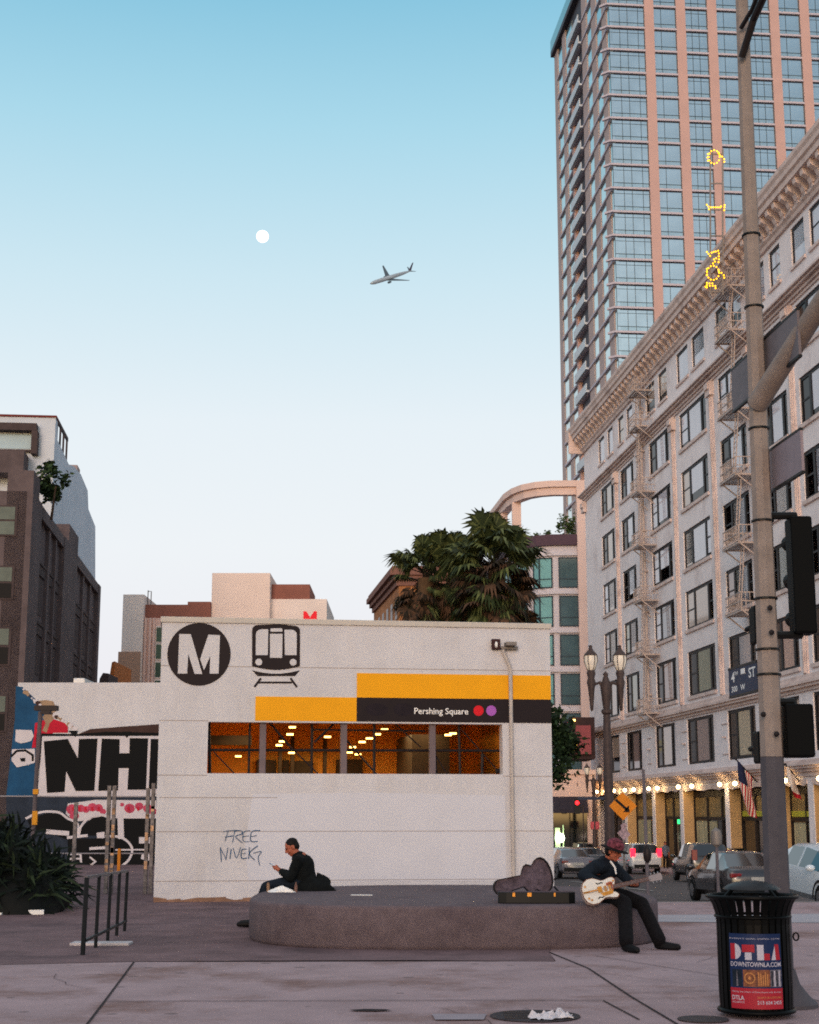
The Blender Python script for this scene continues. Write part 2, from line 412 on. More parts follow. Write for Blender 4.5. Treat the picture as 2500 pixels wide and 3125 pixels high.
tag(jn.build('paving_joints', M['seam'], fix=False), kind='structure')
# kerb step and crosswalk-side pale strip
kb = MB()
kb.box(2.95, 16, 28.2, 28.42, -.14, .006)
tag(kb.build('kerb', M['kerb'], bevel=.02), kind='structure')
rp = MB(); rp.poly([(3.0, 24.6, .006), (14, 25.9, .006), (14, 22.3, .006), (3.55, 23.2, .006)])
tag(rp.build('kerb_ramp', mat('pale_concrete', '#a39da2', .85, .08, 2, dirt='#8a8080', dirt_amt=.5, dirt_scale=.8), fix=False), kind='structure')
gp = grid('concrete_gutter', [3.3, 5, 8, 16], [28.5, 29, 31, 33.2], lambda x, y: gz(x, y) + .002, mat('worn_concrete_road', '#857a78', .9, .12, 1.2, dirt='#5f5656', dirt_amt=.5))
mk = MB()
for i in range(9):
    y = 46 + i * 11
    for xa in (9.9,):
        x = xa + (y - 46) * -.096
        mk.poly([(x, y, gz(x, y) + .01), (x + .14, y, gz(x, y) + .01), (x + .14 - .4, y + 4, gz(x, y + 4) + .01), (x - .4, y + 4, gz(x, y + 4) + .01)])
tag(mk.build('road_markings', mat('road_paint', '#a8a29c', .8, .2, 3), fix=False), kind='structure')
# far pavement along the beaux-arts block
sw = MB()
for i in range(12):
    y0 = 56 + i * 12; y1 = y0 + 12
    f = lambda y: 17.27 - .0961 * (y - 110.8)
    a, b = f(y0), f(y1); z0, z1 = drop(y0) + .1, drop(y1) + .1
    sw.poly([(a - 4.2, y0, z0), (a + .6, y0, z0), (b + .6, y1, z1), (b - 4.2, y1, z1)]); sw.poly([(a - 4.2, y0, z0 - .3), (a - 4.2, y0, z0), (b - 4.2, y1, z1), (b - 4.2, y1, z1 - .3)])
tag(sw.build('far_pavement', M['concrete'], fix=False), kind='structure')
# small things lying on the pavement
def flat_thing(name, label, cat, pts, z, m, th=.006, group=None):
    mb = MB(); mb.prism(pts, 0, th, 'z'); o = mb.build(name, m); c = sum((Vector((p[0], p[1])) for p in pts), Vector((0, 0))) / len(pts)
    for v in o.data.vertices: v.co.x -= c.x; v.co.y -= c.y
    o.location = (c.x, c.y, z); return tag(o, label, cat, group)
mh = thing('manhole_cover', 'round dark iron manhole cover set in the pale pavement with litter on it', 'manhole cover', (1.0, 12.62, .004))
q = MB(); q.lathe([(.0, .0), (.36, .0), (.36, .006), (.33, .008), (0, .008)], n=40, cap=False); q.build('cover_plate', mat('iron', '#3a3236', .7, .25, 14, .4, 60, metal=.3), mh)
q = MB()
for k in range(5): q.box(-.25, .25, -.21 + k * .1, -.19 + k * .1, .008, .013)
q.build('raised_ribs', M['darksteel'], mh)
lt = MB(); R.seed(3); NX, NY = 11, 8
hh = [[max(.002, R.gauss(.028, .02)) * (0.25 if i in (0, NX) or j in (0, NY) else 1) for i in range(NX + 1)] for j in range(NY + 1)]
lt.v = [Vector((-.17 + .34 * i / NX + R.uniform(-.018, .018), (-.10 + .20 * j / NY) * (1 - .25 * abs(i - 5) / 5) + R.uniform(-.018, .018) + (.05 if i > 6 else 0), hh[j][i])) for j in range(NY + 1) for i in range(NX + 1)]
for j in range(NY):
    for i in range(NX):
        k = j * (NX + 1) + i; lt.f += [(k, k + 1, k + NX + 2), (k, k + NX + 2, k + NX + 1)]; lt.m += [0, 0]
o = lt.build('crumpled_paper', mat('paper_white', '#c6c2c8', .8, .1, 10), fix=False); o.location = (1.11, 12.42, .013)
tag(o, 'crumpled white paper lying on the manhole cover', 'paper')
for nm, lb, pts in (('paving_patch', 'pale square repair patch in the pavement left of the manhole cover', [(.18, 12.72), (.62, 12.72), (.58, 12.38), (.2, 12.38)]),
                    ('paving_stain', 'small dark oily stain on the pavement far left of the manhole cover', [(-.5, 12.98), (-.36, 13.04), (-.2, 13.02), (-.14, 12.95), (-.28, 12.9), (-.45, 12.92)])):
    mb = MB(); mb.poly([(x, y, .0105) for x, y in pts]); tag(mb.build(nm, M['seam'] if 'stain' in nm else mat('patch_concrete', '#95898f', .9, .1), fix=False), kind='structure')
dk = MB(); dk.lathe([(0, 0), (.2, 0), (.2, .006), (0, .006)], (2.3, 12.42, .006), 32, cap=False)
tag(dk.build('utility_lid', mat('lid_iron', '#40383a', .7, .2, 10)), 'round dark utility lid in the pavement beside the waste bin', 'utility lid')

# ================================================================== metro station portal
S = Frame((-4.62, 28.18, 0), 81.5)
st = fthing('station_building', 'low white station entrance with yellow and dark sign bands and a long barred window', 'building', S)
WL, WH, WD = 7.42, 5.17, 7.5
OP = (.90, 6.46, 2.30, 3.24)
b = MB()
facade(b, 0, WL, 0, WH, [OP], .28)
b.poly([(0, 0, 0), (0, WD, 0), (0, WD, WH), (0, 0, WH)]); b.poly([(WL, 0, 0), (WL, 0, WH), (WL, WD, WH), (WL, WD, 0)])
b.poly([(0, WD, 0), (WL, WD, 0), (WL, WD, WH), (0, WD, WH)]); b.poly([(0, 0, WH - .05), (WL, 0, WH - .05), (WL, WD, WH - .05), (0, WD, WH - .05)])
b.build('wall', M['white_wall'], st, fix=False)
b = MB(); b.box(-.03, WL + .03, -.035, .2, WH - .09, WH + .015); b.box(-.03, .2, .2, WD, WH - .09, WH + .015); b.box(WL - .2, WL + .03, .2, WD, WH - .09, WH + .015)
b.build('coping', mat('coping_metal', '#bdb6ae', .7, .06), st, bevel=.01)
b = MB()
for z, a0, a1 in ((4.27, 0, WL), (2.265, 0, OP[0]), (2.265, OP[1], WL), (1.86, .05, 2.2), (1.25, .02, WL), (.37, .02, WL), (3.26, 0, OP[0])):
    b.box(a0, a1, -.004, .001, z - .006, z + .006)
b.box(2.52, 2.53, -.004, .001, 4.3, 5.0)
b.build('panel_joint', M['joint'], st)
b = MB(); b.prism([(1.75, 1.92), (3.9, 1.95), (6.5, 1.9), (6.5, .34), (3.1, .34), (1.7, .36), (1.62, 1.0)], -.0035, .001); b.build('repainted_patch', M['patch'], st)
b = MB(); R.seed(11)
x = .0
while x < WL - .15:
    wd = R.uniform(.1, .4); b.prism([(x, 0), (min(x + wd, WL), 0), (min(x + wd, WL), R.uniform(.03, .09)), (x, R.uniform(.03, .1))], -.003 - R.uniform(0, .002), .001); x += wd
b.build('base_dirt', mat('rust_dirt', '#8a6a58', .9, .25, 5), st)
# sign bands
def ssz(ox, oy, k): return lambda x, y: S.sz(ox + k * x, oy + k * y)
c3 = ssz(750, 1850, .57971); c6 = ssz(500, 1880, .28986)
ya = c3(52, 478); yb = c3(583, 608); yc = c3(583, 352); yd = c3(583, 481)
zt2, zm, zb = yc[1], yd[1], OP[3] + .03
b = MB(); b.box(ya[0], yb[0], -.012, .001, zb, zm); b.box(yb[0] + .003, WL - .002, -.012, .001, zm + .002, zt2); b.build('yellow_sign_band', M['yellow'], st)
b = MB(); b.box(yb[0] + .003, WL - .002, -.014, .001, zb, zm); sgn = b.build('dark_sign_band', M['signdark'], st)
b = MB()
for cx_, w_ in ((c3(690, 545), .17), (c3(830, 545), .15)):
    b.poly([(cx_[0] + w_ * cos(t) * 1.3, -.0155, cx_[1] + .12 * sin(t)) for t in [2 * pi * i / 18 for i in range(18)]])
b.build('faded_smudge', M['smudge'], sgn)
b = MB(); p0 = c3(887, 568); p1 = c3(1171, 568); put_text(b, text2d('Pershing Square', width=p1[0] - p0[0], bold=.012), lambda x, y: (p0[0] + x, -.018, p0[1] - .035 + y)); b.build('sign_lettering', M['white'], sgn)
for cc, mm, nm in (((1225, 550), 'red', 'line_disc'), ((1292, 550), 'purple', 'line_disc')):
    p = c3(*cc); b = MB(); b.poly([(p[0] + .098 * cos(t), -.018, p[1] + .098 * sin(t)) for t in [2 * pi * i / 28 for i in range(28)]]); b.build(nm, M[mm], sgn)
# round logo and train pictogram
p = c6(372, 402); rad = 335 * .28986 * 28.4 / 4714
b = MB(); b.prism([(p[0] + rad * cos(t), p[1] + rad * sin(t)) for t in [2 * pi * i / 56 for i in range(56)]], -.012, .001); logo = b.build('round_logo', M['signdark'], st)
b = MB()
for pg in ([(163, 190), (285, 192), (405, 610), (325, 610), (258, 400), (246, 606), (148, 606)], [(470, 197), (592, 203), (577, 607), (483, 607), (490, 420), (424, 570), (383, 455)]):
    b.poly([(q[0], -.0155, q[1]) for q in (c6(*t) for t in pg)])
b.build('logo_letter', M['white_wall'], logo)
b = MB(); body = [(930, 545), (930, 165)] + arc(985, 150, 55, -55, 180, 90, 5)[1:] + [(1100, 90), (1180, 87), (1270, 90)] + arc(1385, 160, 50, -55, 90, 0, 5) + [(1433, 545)]
bot = [(1433, 530)] + [(1433 - 503 * i / 12, 530 + 38 * sin(pi * i / 12)) for i in range(13)] + [(930, 530)]
b.poly([(q[0], -.010, q[1]) for q in (c6(*t) for t in body[:-1] + bot[:-1] + [(930, 530)])])
low = [(930, 572)] + [(930 + 503 * i / 12, 572 + 36 * sin(pi * i / 12)) for i in range(13)] + [(1380, 632), (988, 632)]
b.poly([(q[0], -.010, q[1]) for q in (c6(*t) for t in low)])
for qd in stroke([(958, 742), (1020, 660)], 22) + stroke([(1005, 700), (1345, 700)], 20) + stroke([(1338, 660), (1398, 742)], 22): b.poly([(q[0], -.010, q[1]) for q in (c6(*t) for t in qd)])
pic = b.build('train_pictogram', M['signdark'], st)
b = MB()
wins = [[(968, 412)] + [(970, 200)] + arc(1030, 195, 60, -55, 180, 90, 5) + [(1100, 140), (1095, 412)], [(1275, 412), (1270, 145)] + arc(1345, 200, 55, -55, 90, 0, 5) + [(1398, 412)], [(1118, 440), (1118, 188), (1250, 188), (1246, 440)],
        [(1125, 165), (1120, 145), (1130, 130), (1240, 130), (1250, 145), (1245, 165)], arc(1000, 485, 36, 36, 0, 340, 17), arc(1362, 487, 36, 36, 0, 340, 17)]
for pg in wins: b.poly([(q[0], -.013, q[1]) for q in (c6(*t) for t in pg)])
b.build('pictogram_windows', M['white_wall'], pic)
# graffiti tag on the wall
cg = ssz(0, 2350, .49275); b = MB()
G_ = [[(1385, 385), (1400, 378), (1470, 372)], [(1395, 440), (1412, 380)], [(1395, 415), (1440, 408)], [(1440, 450), (1455, 378)], [(1450, 380), (1490, 375), (1500, 395), (1460, 412), (1500, 450)], [(1550, 375), (1510, 385), (1508, 440), (1545, 442)], [(1508, 412), (1540, 408)],
      [(1610, 375), (1560, 382), (1555, 440), (1595, 442)], [(1556, 412), (1590, 406)], [(1365, 480), (1372, 565)], [(1368, 490), (1400, 550)], [(1400, 555), (1412, 480)], [(1432, 490), (1425, 548)], [(1445, 485), (1465, 545), (1490, 480)], [(1525, 490), (1498, 495), (1496, 545), (1530, 545)], [(1498, 518), (1522, 515)],
      [(1545, 480), (1540, 548)], [(1595, 470), (1545, 515), (1575, 555)], [(1570, 515), (1618, 505), (1600, 540), (1608, 590)]]
for gi, stt in enumerate(G_):
    for qd in stroke(smooth_pts(stt, 4), 4.5 + 2.5 * ((gi * 7) % 5) / 5): b.poly([(q[0], -.006 - .0004 * gi, q[1]) for q in (cg(*t) for t in qd)])
b.build('graffiti', mat('blue_black_spray', '#3a5878', .7, .2, 9), st)
# conduit, small camera box and flood lamp at the upper right
b = MB(); b.tube([(6.63, -.05, .42), (6.62, -.05, 4.25), (6.6, -.06, 4.35), (6.48, -.07, 4.62), (6.47, -.07, 4.72)], .038, 10); b.build('conduit', mat('painted_conduit', '#b5aca6', .6, .08), st, smooth=40)
b = MB(); b.box(6.44, 6.76, -.12, .0, 4.66, 4.72); b.box(6.5, 6.7, -.3, -.05, 4.72, 4.79); b.build('flood_lamp', M['steel'], st, bevel=.008)
b = MB(); b.box(6.26, 6.42, -.1, 0, 4.66, 4.86); cb = b.build('camera_box', mat('dark_red_box', '#3a2022', .6, .1), st, bevel=.01)
b = MB(); b.ell((6.34, -.1, 4.75), (.03, .035, .06)); b.build('camera_dome', M['white'], cb, smooth=60)
# room behind the window: walls, ceiling, lamps, posts and pipe lattice
b = MB(); zc, zf = 3.62, 1.2
b.poly([(.3, .3, zc), (7.1, .3, zc), (7.1, 7.3, zc), (.3, 7.3, zc)]); b.build('interior_ceiling', M['amber_ceiling'], st, fix=False)
b = MB()
b.poly([(.3, 7.2, zf), (7.1, 7.2, zf), (7.1, 7.2, zc), (.3, 7.2, zc)]); b.poly([(.3, .3, zf), (.3, 7.2, zf), (.3, 7.2, zc), (.3, .3, zc)]); b.poly([(7.1, .3, zf), (7.1, .3, zc), (7.1, 7.2, zc), (7.1, 7.2, zf)])
b.poly([(.3, .3, zf), (7.1, .3, zf), (7.1, 7.2, zf), (.3, 7.2, zf)]); b.build('interior_wall', M['amber_wall'], st, fix=False)
b = MB(); R.seed(5)
for a0, a1, z0, z1 in ((2.15, 2.6, 2.35, 2.78), (2.75, 2.9, 2.35, 2.78), (3.0, 3.45, 2.35, 2.76), (4.0, 4.6, 2.4, 2.8)): b.box(a0, a1, 6.9, 7.15, z0, z1)
for a in (2.67, 2.95, 3.7): b.box(a - .04, a + .04, 6.6, 6.8, zf, 3.3)
b.box(5.2, 6.0, 3.2, 5.5, zf, 3.2); b.box(.5, 1.9, 4.2, 4.5, 3.0, 3.2)
b.build('interior_panels', mat('dark_interior', '#2c221c', .7, .2), st)
b = MB()
for (u, v, y) in ((505, 85, 2.4), (492, 123, 2.9), (452, 160, 3.4), (435, 180, 4.0), (500, 220, 5.0), (220, 238, 5.2), (690, 136, 3.2), (990, 97, 1.9), (952, 122, 2.4), (910, 144, 2.9), (872, 163, 3.5), (822, 190, 4.3), (805, 218, 5.2), (850, 228, 5.6), (1350, 118, 2.6), (1325, 126, 2.9), (1288, 145, 3.4), (1280, 170, 4.2), (1242, 181, 5.0)):
    q = S.sz(600 + .5797 * u, 2170 + .5797 * v, y); b.box(q[0] - .065, q[0] + .065, y - .05, y + .05, min(q[1] - .016, zc - .05), min(q[1] + .016, zc - .01))
b.build('ceiling_lamp', M['lamp'], st)
b = MB()
for a in (1.92, 3.44, 5.13): b.box(a - .06, a + .06, .1, .22, OP[2], OP[3])
b.build('window_post', mat('grey_post', '#6d6063', .6, .1), st, bevel=.008)
b = MB(); y = .32
def wp(u, v): q = S.sz(600 + .5797 * u, 2170 + .5797 * v, y); return (q[0], y, q[1])
for a, c, r in (((60, 205), (1610, 209), .026), ((66, 60), (70, 335), .03), ((282, 55), (274, 335), .022), ((608, 58), (605, 335), .026), ((935, 60), (935, 335), .026), ((1245, 60), (1262, 335), .03), ((1380, 60), (1388, 335), .026), ((1505, 225), (1503, 335), .03), ((615, 98), (1205, 105), .018),
                ((385, 60), (490, 185), .022), ((490, 185), (640, 330), .014), ((725, 65), (620, 165), .022), ((760, 120), (945, 330), .018), ((1040, 62), (1180, 190), .014), ((90, 215), (205, 335), .012), ((1380, 80), (1600, 330), .012), ((1262, 240), (1320, 335), .012), ((1575, 318), (1612, 312), .05)):
    b.tube([wp(*a), wp(*c)], r, 8)
b.build('window_bars', M['darksteel'], st, smooth=40)
for nm, a, y, zz, e in (('ceiling_light', 2.2, 3.2, 3.3, 80), ('ceiling_light', 5.0, 3.4, 3.3, 80), ('ceiling_light', 3.0, 5.6, 3.0, 50)):
    l = bpy.data.lights.new(nm, 'AREA'); l.energy = e; l.size = 1.6; l.color = (1, .68, .29)
    lo = bpy.data.objects.new(nm, l); COL.objects.link(lo); lo.parent = st; lo.location = (a, y, zz)

# ================================================================== round plinth
BC = Vector((.57, 21.25, 0)); BR = 2.68; BH = .507; BE = 2.55
def plinth_ring(r, z, n=96):
    out = []
    for i in range(n):
        t = 2 * pi * i / n; c, s_ = cos(t), sin(t)
        e_ = 3.2 if s_ < 0 else 2.35
        k = (abs(c) ** e_ + abs(s_) ** e_) ** (-1 / e_)
        out.append(Vector((r * k * c, r * k * s_, z)))
    return out
pl = MB(); pl.rings([plinth_ring(r, z) for r, z in ((BR - .03, 0), (BR - .015, .02), (BR, .05), (BR, BH - .05), (BR - .008, BH - .02), (BR - .03, BH - .004), (BR - .06, BH))])
o = pl.build('stone_plinth', M['bench'], smooth=50); o.location = BC
tag(o, 'low rounded grey aggregate plinth two men sit on in front of the station', 'plinth')
def lumpy(n, rx, ry, h, amp, seed):
    R.seed(seed); mb = MB(); rs = []
    ph = [R.uniform(0, 6) for _ in range(6)]
    for k in range(7):
        t = k / 6; rr = cos(t * pi / 2) ** .6 if t < 1 else .05
        rs.append([Vector((rx * rr * cos(a) * (1 + amp * sin(3 * a + ph[0] + k)), ry * rr * sin(a) * (1 + amp * sin(4 * a + ph[1])), h * t * (1 + amp * sin(2 * a + ph[2])))) for a in [2 * pi * i / n for i in range(n)]])
    return mb.rings(rs)

# ================================================================== mural wall behind on the left
MW = Frame((-13.2, 48, 0), 90)
mw = fthing('mural_wall', 'long white wall with big black lettering and a blue painted mural left of the station', 'wall', MW)
b = MB(); b.prism([(.74, 0), (9.5, 0), (9.5, 5.61), (.84, 5.61)], 0, .4); b.build('wall_body', M['white_wall'], mw)
kx = lambda x, y: MW.sz(0 + .32468 * x, 2100 + .32468 * y)          # crop of the photo, 500 x 700 at 1540 wide
b = MB(); lay = [0]
def paint(pts, mi, up=1):
    lay[0] += .00006
    b.poly([(q[0], -.004 * up - lay[0], q[1]) for q in (kx(*t) for t in pts)], mi)
mm = [mat('mural_blue', '#1c4a6e', .75, .2, 1.5), mat('mural_black', '#08090b', .75, .1), mat('mural_white', '#c9c2c6', .8, .06), mat('mural_red', '#b81830', .7, .12), mat('mural_tan', '#9a8068', .8, .15), mat('mural_brown', '#43302c', .8, .2), mat('mural_slate', '#2b3340', .8, .2), mat('mural_pink', '#b8455e', .75, .2)]
paint([(150, -20), (215, -10), (300, 70), (370, 140), (440, 250), (470, 330), (480, 420), (350, 450), (330, 1010), (60, 1010), (110, 560), (140, 300)], 0, 1)
paint([(330, 330), (470, 280), (560, 310), (640, 340), (640, 420), (500, 420), (420, 560), (300, 560), (320, 450)], 3, 2)
paint([(365, 120), (430, 112), (500, 122), (540, 210), (470, 250), (420, 210), (400, 170)], 4, 3)
paint([(400, 270), (440, 230), (520, 240), (500, 300), (470, 330), (440, 420), (400, 400), (430, 330)], 4, 3)
R.seed(21)
for k in range(26):
    t = k / 25; x, y = 225 + 480 * t, 10 + 370 * t ** .8; r = R.uniform(10, 28)
    paint([(x + r * cos(a) * R.uniform(.7, 1.2), y + r * sin(a) * R.uniform(.6, 1.1)) for a in [2 * pi * i / 7 for i in range(7)]], R.choice([4, 2, 2, 5]), 4)
paint([(355, 425), (720, 440), (850, 385), (1180, 360), (1505, 338), (1495, 455), (1100, 450), (420, 470), (355, 520)], 5, 4)
paint([(345, 425), (720, 432), (1000, 410), (1495, 420), (1495, 470), (420, 465), (400, 560), (330, 1010), (318, 1010)], 1, 5)
paint([(400, 452), (1498, 450), (1480, 985), (1440, 1015), (360, 1018)], 2, 6)
NL = [[(415, 500), (640, 478), (735, 660), (745, 478), (920, 474), (890, 965), (715, 968), (625, 780), (610, 975), (445, 985)], [(960, 474), (1128, 480), (1125, 612), (1218, 612), (1222, 470), (1395, 472), (1375, 955), (1200, 955), (1212, 752), (1118, 752), (1112, 962), (925, 965)], [(1420, 478), (1495, 478), (1480, 945), (1400, 950)]]
for g in NL: paint(g, 1, 8)
paint([(640, 400), (735, 400), (712, 462), (690, 440)], 1, 8); paint([(1150, 410), (1240, 410), (1195, 470)], 1, 8)
paint([(60, 1010), (1475, 1018), (1470, 1700), (60, 1700)], 6, 2)
paint([(640, 1085), (900, 1050), (1470, 1055), (1470, 1215), (1000, 1225), (700, 1255), (620, 1180)], 2, 4)
for x, y, r in ((680, 1140, 55), (760, 1130, 40), (810, 1140, 36), (870, 1120, 44), (930, 1125, 40), (970, 1160, 30), (700, 1200, 45), (1220, 1130, 50), (1310, 1110, 40), (1390, 1130, 44), (1440, 1160, 36), (1150, 1095, 20)):
    paint([(x + r * cos(a), y + r * .9 * sin(a)) for a in [2 * pi * i / 12 for i in range(12)]], 7, 5)
for x in (690, 750, 805, 870, 930, 1210, 1300, 1385): paint([(x - 12, 1120), (x + 8, 1112), (x + 14, 1150), (x - 6, 1155)], 3, 6)
GR = [([(250, 1225), (340, 1180), (440, 1160), (560, 1170), (640, 1225), (720, 1262), (738, 1310), (738, 1390)], 22, 1), ([(745, 1370), (770, 1290), (860, 1205), (960, 1190), (1040, 1230)], 22, 1), ([(1150, 1215), (1470, 1215)], 20, 0), ([(1135, 1230), (1140, 1400)], 56, 0),
      ([(640, 1405), (820, 1385)], 26, 0), ([(1000, 1390), (1130, 1400), (1210, 1450), (1245, 1520), (1215, 1610), (1150, 1670)], 22, 1), ([(850, 1508), (985, 1500)], 26, 0), ([(1090, 1520), (1370, 1518)], 14, 0), ([(640, 1650), (650, 1560), (760, 1558), (765, 1645)], 20, 0), ([(660, 1605), (760, 1602)], 16, 0), ([(690, 1610), (690, 1660)], 14, 0),
      ([(850, 1590), (900, 1630), (855, 1665)], 16, 0), ([(450, 1350), (640, 1365)], 44, 0), ([(660, 1700), (780, 1698)], 22, 0), ([(1350, 1580), (1400, 1590)], 60, 0)]
paint([(260, 1240), (440, 1175), (560, 1185), (640, 1240), (720, 1275), (725, 1400), (620, 1420), (440, 1345), (300, 1330)], 1, 5); paint([(755, 1370), (785, 1295), (870, 1220), (960, 1205), (1110, 1240), (1110, 1390), (990, 1385), (850, 1385)], 1, 5)
paint([(1160, 1225), (1470, 1225), (1470, 1690), (1180, 1690), (1240, 1600), (1250, 1500), (1180, 1420)], 1, 5); paint([(640, 1420), (1120, 1405), (1215, 1460), (1235, 1520), (1200, 1600), (1140, 1690), (640, 1690)], 1, 5)
for pts, wd, sm in GR:
    l0 = lay[0]
    for qd in stroke(smooth_pts(pts) if sm else pts, wd): lay[0] = l0; paint(qd, 2, 7)
paint([(910, 1360), (985, 1350), (985, 1410), (915, 1410)], 2, 8); paint([(1310, 1400), (1410, 1400), (1410, 1460), (1310, 1460)], 2, 8)
paint([(150, 390), (300, 395), (320, 450), (290, 500), (200, 520), (145, 500)], 2, 3); paint([(115, 575), (330, 570), (330, 700), (270, 720), (160, 745), (110, 680)], 2, 3)
for qd in stroke([(110, 640), (160, 590), (240, 585), (310, 630), (310, 680)], 20): paint(qd, 1, 5)
paint([(190, 660), (240, 655), (240, 690), (200, 690)], 1, 5)
b.build('mural', mm, mw, fix=False)

# ================================================================== buildings on the left
BR_ = Frame((-23.2, 90, -1), SH)          # right-hand face of the brown block, runs away along the street
mbk = mat('brown_brick', '#625658', .85, .14, 1.2, .2, 30, dirt='#40383a', dirt_amt=.5, dirt_scale=.25); mdk = mat('dark_brick', '#4a3f40', .85, .15, 2); mpn = mat('old_window', '#5a655e', .55, .2, .8, spec=.3)
bb = fthing('brown_building', 'dark brown brick block with tall pilasters at the far left of the square', 'building', BR_)
b = MB(); b.box(0, 40, 0, 14, 0, 21.7)
b.box(0, 2.6, -.35, 1.2, 0, 23.0)
b.prism([(17.6, 20), (23.0, 20), (23.0, 23), (17.6, 23)], -.35, 1.0)
for a0, a1 in ((2.6, 4.0), (15.4, 17.6), (17.6, 23.0), (38.3, 40)): b.box(a0, a1, -.35, 0, 0, 21.7 if a0 != 17.6 else 20)
for a0, a1 in ((8.6, 9.4), (28.2, 28.9), (33.2, 33.9), (12.0, 12.5)): b.box(a0, a1, -.22, 0, 0, 21.4)
b.box(4.0, 15.4, -.3, 0, 20.9, 21.7); b.box(23.0, 38.3, -.3, 0, 20.9, 21.7)
b.build('wall', mbk, bb)
wn = []
for fl, z in enumerate((18.0, 14.2, 10.2, 6.2)):
    for a0, a1 in ((4.2, 8.4), (9.6, 11.8), (12.7, 15.2), (23.2, 28.0), (29.1, 33.0), (34.1, 38.1)):
        m_ = MB(); m_.box(a0, a1, -.1, .0, z - .5, z + .15); m_.box(a0, a1, -.16, 0, z + .15, z + .32)
        m_.build('lintel_band', mdk, bb)
        m_ = MB(); m_.box(a0 + .5, a1 - .5, -.03, 0, z - 3.0, z - .6); m_.build('recessed_panel', mdk, bb)
b = MB(); FB = [(-2.0, -.15, 18.9, 20.8), (-2.0, -.15, 15.05, 17.1), (-2.0, -.15, 11.1, 13.4), (-2.0, -.15, 7.2, 9.4)]
# windows in the end wall that faces the square
for a0, a1, z0, z1 in FB:
    w_ = MB(); w_.box(.0 - .06, -.03, .5, 3.2, z0, z1); wo = w_.build('window', mdk, bb)
    w_ = MB(); w_.box(-.09, -.062, .65, 3.05, z0 + (z1 - z0) * .54, z1 - .1); w_.build('pane', mpn, wo)
    w_ = MB(); w_.box(-.088, -.062, .65, 3.05, z0 + .1, z0 + (z1 - z0) * .48); w_.build('pane', mpn if z1 > 20 else M['black'], wo)
# white block rising behind it
WF = Frame((-25.2, 90, -1), SH)
wb = fthing('white_building', 'tall white party-walled block with a stepped roofline behind the brown block', 'building', WF)
mwh = mat('pale_blue_white', '#c4cbd6', .8, .05, .6, dirt='#a3adba', dirt_amt=.4, dirt_scale=.12)
b = MB(); b.prism([(24.4, 0), (56.5, 0), (56.4, 24.3), (54.4, 29.7), (48.2, 30.2), (47.1, 31.7), (41.5, 32.0), (36.6, 31.6), (33.2, 31.0), (25.9, 31.3), (25.5, 32.7), (24.4, 32.7)], 0, 16)
b.build('wall', mwh, wb)
b = MB(); b.box(24.3, 25.6, -.08, 16.1, 32.7, 32.86); b.build('roof_edge', mat('rust_red_trim', '#6a2c28', .7, .15), wb)
b = MB(); b.box(26.0, 33.0, .1, .25, 32.9, 33.2)
for a in (26.6, 28.6, 30.6, 32.7): b.box(a - .08, a + .08, .1, .25, 31.0, 32.9)
b.build('roof_rail', mdk, wb)
b = MB(); b.box(40.4, 42.4, .2, 2.4, 32.0, 32.6); b.build('roof_vent', mat('vent_pink', '#a08a86', .8, .1), wb)
# terrace with a dark pergola frame and glass on the end wall, pixel-measured on the end-wall plane
NF = Frame(WF.w(24.4, 0, 0), 90 + SH)
def nbox(mb, u0, v0, u1, v1, d0, d1):
    (a, z1), (c, z0) = NF.sz(u0, v0), NF.sz(u1, v1); q = []
    mb.rings([[Vector((24.4 + dd, -s_, z)) for s_, dd in ((a, d0), (c, d0), (c, d1), (a, d1))] for z in (z0, z1)])
b = MB(); nbox(b, -60, 1296, 116, 1322, -.9, -.003); nbox(b, 102, 1322, 117, 1392, -.9, -.003); nbox(b, -60, 1372, 102, 1382, -.3, -.003); tr = b.build('terrace_frame', mdk, wb)
b = MB(); nbox(b, -60, 1323, 101, 1371, -.06, -.004); b.build('terrace_glass', mat('sky_glass', '#a9c0cc', .6, .05, 1), tr)
b = MB(); nbox(b, -60, 1392, 84, 1462, -2.2, -.004); b.build('terrace_parapet', mbk, wb)
def leaf_cloud(mb, c, r, n, size, seed, squash=1.0, mi=1, clumps=14):
    """leaf-sized faces gathered in clumps through a crown"""
    rr = random.Random(seed); c = Vector(c); r = Vector(r)
    cl = []
    for _ in range(clumps):
        d = Vector((rr.gauss(0, 1), rr.gauss(0, 1), rr.gauss(0, 1))).normalized() * rr.uniform(.45, .95)
        cl.append((c + Vector((d.x * r.x, d.y * r.y, d.z * r.z)), rr.uniform(.22, .45)))
    for _ in range(n):
        p, k = rr.choice(cl)
        d = Vector((rr.gauss(0, .5), rr.gauss(0, .5), rr.gauss(0, .5)))
        q = p + Vector((d.x * r.x * k, d.y * r.y * k, d.z * r.z * k))
        s = size * rr.uniform(.6, 1.4); t = Vector((rr.gauss(0, 1), rr.gauss(0, 1), rr.gauss(0, .6))).normalized(); u = t.orthogonal().normalized()
        u = Matrix.Rotation(rr.uniform(0, 6.28), 3, t) @ u
        mb.poly([q - u * s * .5, q + t * s, q + u * s * .5, q - t * s * .7], rr.choice([mi, mi, mi + 1]))
mg = [mat('bark', '#4a3a30', .9, .2, 6), mat('leaf_dark', '#1e2e1a', .7, .3, 2), mat('leaf_green', '#35482a', .7, .3, 2), mat('leaf_light', '#56683c', .7, .25, 2)]
tp = thing('terrace_plant', 'bushy green plant hanging over the terrace edge at the top of the brown block', 'plant', (-22.75, 94.5, 20.4))
b = MB(); leaf_cloud(b, (-.1, 0, 1.9), (1.05, 1.0, 1.35), 1100, .2, 4, mi=0); b.build('foliage', [mg[1], mg[2]], tp, fix=False)
